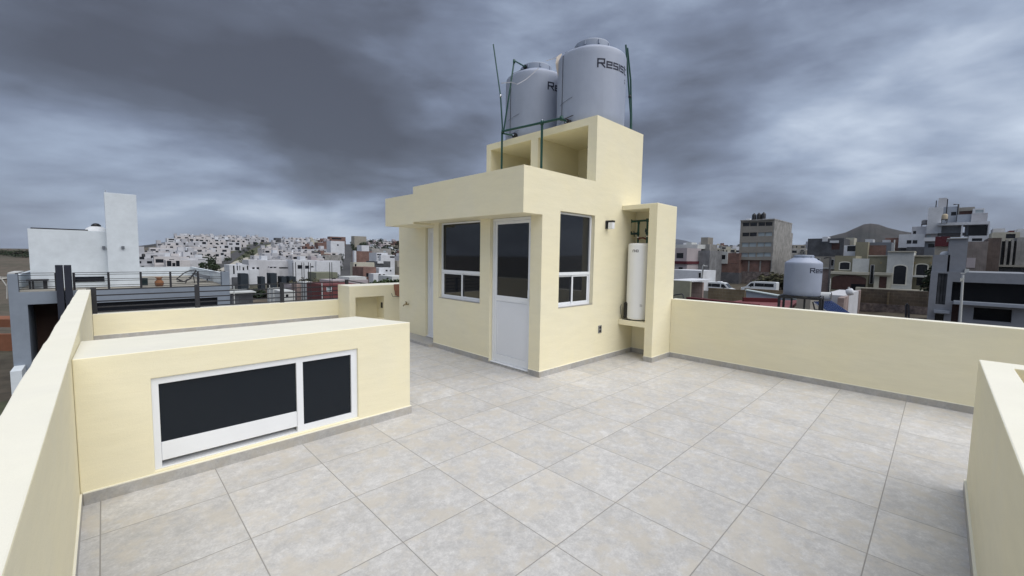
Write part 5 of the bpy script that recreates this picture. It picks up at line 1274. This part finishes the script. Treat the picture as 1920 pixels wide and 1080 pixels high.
rod(1674, 450, 490, 100, .14, OFFW, 'lamp_post', 'white lamp post in front of the brown skyline wall left of the big white house', 'street lamp')
bX('brown bare brick house on the skyline beside the big white house', 158, [((1660, 446, 1690, None), 0, 8, BRICK), ((1700, 463, 1735, None), -12, 5, CONCD)])

# -- big white terraced house
bw = bX('big white terraced house stepping up the skyline on the right', 150, [
    ((1686, 439, 1735, 464.5), 0, 10, GREYL if False else HW[3], [(1700, 450.3, 1709, 457, 'gm'), (1711, 450.3, 1720, 457, 'gm')]),
    ((1710, 424.8, 1739, 445), 1.5, 9, HW[0], [(1711.8, 433, 1717.8, 438.7)]),
    ((1741, 388.6, 1769, 438), -.3, 8, HW[3]),
    ((1760, 371, 1776.3, 392), 4, 5, HW[0]),
    ((1769, 387.5, 1797.8, 418), 3, 9, GREYL, [(1783.2, 397.2, 1793, 404.2, 'gm')]),
    ((1797.6, 388.5, 1828, 402.5), 6, 4, TAN, [(1798.5, 395.5, 1824, 402.2, 'd')]),
    ((1824.5, 391, 1846.3, 400.5), 4, 4, HW[3], [(1829, 393.5, 1844, 399, 'w')]),
    ((1795.4, 402, 1823.5, 418), 1.5, 8, GREYL), ((1822, 399.6, 1852.5, 418), 1.0, 8, HW[2]),
    ((1758, 416.5, 1856.3, 421.5), -2.2, 9, HW[3], [], dict(name='roof_slab')),
    ((1765.6, 421.5, 1804, 443), 1.8, 6, GREYL), ((1803, 421.5, 1806.2, 443), -2.1, .5, HW[3], [], dict(name='column')), ((1853.2, 421.5, 1856.2, 443), -2.1, 8, HW[3], [], dict(name='column')),
    ((1811, 421.5, 1853.2, 441.8), .4, 5, GREYP, [(1816, 423, 1851.5, 441.3, 'gm')]),
    ((1758, 436.6, 1811, 442.3), -2.0, .2, BLACK, [], dict(name='railing')),
    ((1816.5, 442, 1854, 453), -2.3, 9, HW[3], [(1822.3, 446.8, 1841.5, 452)]), ((1736, 438, 1762, 446), .4, 6, HW[1], [(1737.5, 440.5, 1745, 445.3, 'w')]),
    ((1686, 464, 1740, None), .8, 10, CONCD)])
for (px, t, b_, mt, lab, kk) in ((1771, 401, 411, conc('tan_plastic', (.42, .36, .26)), 'tan water tank on a short stand in front of the tall white tower', 1), (1733.5, 412, 420.3, conc('grey_plastic', (.20, .20, .21)), 'dark grey water tank on a stand on the lower roof of the big white house', 2)):
    X_ = 147 if kk == 1 else 154; c = atX(px, b_, X_); c2 = atX(px+6.2, b_, X_); r_ = abs(c.y-c2.y); zt_ = atX(px, t, X_).z; h_ = zt_-c.z
    tk = empty('water_tank', c, lab, 'water tank'); m = MB(); m.lathe([(r_, 0), (r_, h_*.7), (r_*.7, h_*.92), (r_*.3, h_)], c, 18); m.build('body', mt, tk)
    sx = empty('tank_stand', c-Vector((0, 0, .5)), ('short black stand under the tan water tank', 'short black stand under the dark grey tank on the lower roof')[kk-1], 'stand'); zz = atX(px, b_+5, X_).z-.3
    for dy in (-r_*.8, r_*.8):
        for dx in (-.6, .6): MB().box(c.x+dx-.07, c.x+dx+.07, c.y+dy-.07, c.y+dy+.07, zz, c.z-.16).build('leg', BLACK, sx)
    MB().box(c.x-.8, c.x+.8, c.y-r_, c.y+r_, c.z-.15, c.z-.01).build('top', BLACK, sx)
for i, (px, t) in enumerate(((1756, 376), (1777, 373), (1797.5, 383))):
    p, q = atX(px, t, 153), atX(px, 392, 153); an = empty('mast', q, ('thin dark mast left of the top block of the big white house', 'thin dark mast right of the top block of the big white house', 'bent dark flue on the grey block of the big white house')[i], 'mast'); m = MB(); m.tube([Vector((p.x, p.y, q.z-3)), p]+([p+Vector((0, .9, 0))] if i == 2 else []), .10 if i < 2 else .16, 6); m.build('tube', BLACK, an)
bX('dark grey house with a white slab roof below the tall white tower', 122, [((1733.5, 445.3, 1754, 452.2), -.8, 8, HW[3], [], dict(name='roof_slab')), ((1734.5, 452.2, 1754, None), 0, 8, GREYP, [(1740.3, 457.4, 1752, 464)])])
bX('house with a deep red painted wall above bare concrete', 112, [((1754, 443.3, 1782, 461.8), -.3, 8, MAROON, [], dict(name='red_wall')), ((1753.5, 461.8, 1783, None), 0, 8, TAN)])
ds = empty('satellite_dish', atX(1772, 478, 100), 'white dome shaped dish on the roof edge of the blue grey modern house', 'dish'); c = atX(1772.5, 477.5, 63); m = MB(); m.lathe([(.42, 0), (.40, .16), (.28, .32), (.1, .38), (.01, .385)], (c.x, c.y, c.z-.02), 20); m.build('dish', HW[3], ds)
# -- brown grey walls and finned building
bX('tall brown grey blank wall building with a pale square patch', 92, [((1812, 452.8, 1853.5, None), 0, 10, conc('brown_grey_concrete', (.20, .175, .165), var=.22, vscale=.5, streak=.25)), ((1813, 483.5, 1829.7, 502), -.12, .1, PINKW, [], dict(name='pale_patch'))])
bX('dark brown blank wall building left of the concrete fins', 94, [((1853.6, 446, 1878, None), 0, 10, conc('dark_brown_render', (.12, .095, .085), var=.2, vscale=.5, streak=.25))])
fb = bX('dark glazed building with tall concrete fins at the right edge', 96, [((1876, 452, 1914, None), 1.2, 8, DGLASS, [], dict(name='glazing')), ((1873, 446, 1879.5, 498), 0, 1.2, CONC, [], dict(name='fin')), ((1886.5, 449, 1891, 498), 0, 1.2, CONC, [], dict(name='fin')),
    ((1897.5, 449, 1902, 498), 0, 1.2, CONC, [], dict(name='fin')), ((1908, 445, 1940, 512), 0, 8, CONC, [], dict(name='wall')), ((1870, 497, 1945, 500.8), -1.5, 4, BEIGE, [], dict(name='ledge')), ((1868, 500, 1873, None), -1.4, 4, BEIGE), ((1873, 503, 1945, None), -.6, 4, BLACKP if False else CONCD, [])])
bX('white house with a dark window over the finned building', 128, [((1860, 435.5, 1913, None), 0, 8, CREAMH, [(1886, 438.5, 1904, 447)]), ((1862, 428.5, 1885, None), 6, 6, HW[0]), ((1893, 432, 1940, None), 8, 6, REDH), ((1908, 428.8, 1945, None), 3, 8, HW[3])])

# -- blue grey modern house at the right edge
GX2 = 60
GREYM = conc('blue_grey_facade', (.215, .23, .26), var=.05)
mh = bX('blue grey modern house with a huge dark opening at the right edge', GX2, [
    ((1745.5, 511.2, 1945, None), 0, 12, GREYM, [(1756.5, 512.5, 1774.5, 571, 'g'), (1784, 531.3, 1944, 569.5, 'b'), (1825, 578.5, 1897.5, 602.5, 'b'), (1783.5, 571, 1797, 612, 'd'), (1752, 588.5, 1769, 612, 'g')], dict(rec=.9)),
    ((1749.5, 478, 1782, 511.4), .5, 10, GREYM), ((1781, 446.5, 1816, 511.4), .5, 9, GREYM),
    ((1788, 569, 1944, 575), -.9, 1.6, GREYL, [], dict(name='ledge')), ((1751, 582.3, 1781, 587.4), -.4, 1.2, GREYL, [], dict(name='ledge')),
    ((1776, 446, 1817, 447.2), .3, 9.3, OFFW, [], dict(name='coping'))])
for k in (1760.5, 1765.5, 1770.5):
    q, e = atX(k, 513, GX2+.3), atX(k+1.3, 570, GX2+.3); sub(mh, 'slat', CONCD, (GX2+.25, GX2+.45, e.y, q.y, e.z, q.z))
q = atX(1813, 507, GX2+.2); sub(mh, 'meter', OFFW, (GX2+.2, GX2+.5, q.y-.15, q.y+.15, q.z-.2, q.z+.15))
lp2 = empty('lamp_post', atX(1799, 620, 42), 'tall white lamp post in front of the blue grey modern house', 'street lamp')
m = MB(); a, b_ = atX(1797.5, 640, 42), atX(1805.8, 515, 42); m.tube([a, a.lerp(b_, .5), b_], [.085, .07, .06], 10); m.build('pole', OFFW, lp2)
m = MB(); m.tube([atX(1801, 512.5, 42), atX(1808, 513, 42), atX(1812, 510.5, 42)], .035, 6); m.build('arm', OFFW, lp2); m = MB(); q = atX(1803.5, 524, 41.9); m.box(q.x-.1, q.x, q.y-.08, q.y+.08, q.z-.12, q.z+.1); m.build('junction_box', CHROME, lp2)
rod(1743, 560, 620, 55, .07, OFFW, 'post', 'pale pipe post at the left corner of the blue grey modern house', 'post')

# ------------------------------------------------------------------ thin damp air over the valley
hv = bpy.data.materials.new('damp_air'); hv.use_nodes = True; t_ = hv.node_tree; t_.nodes.clear()
pv = t_.nodes.new('ShaderNodeVolumePrincipled'); ov = t_.nodes.new('ShaderNodeOutputMaterial'); t_.links.new(pv.outputs[0], ov.inputs['Volume'])
pv.inputs['Color'].default_value = (.86, .90, .97, 1); pv.inputs['Density'].default_value = .00005; pv.inputs['Anisotropy'].default_value = .2
mm_ = MB().box(-3300, 3300, -3300, 3300, -45, 230); tag(mm_.build('haze', hv), kind='stuff')
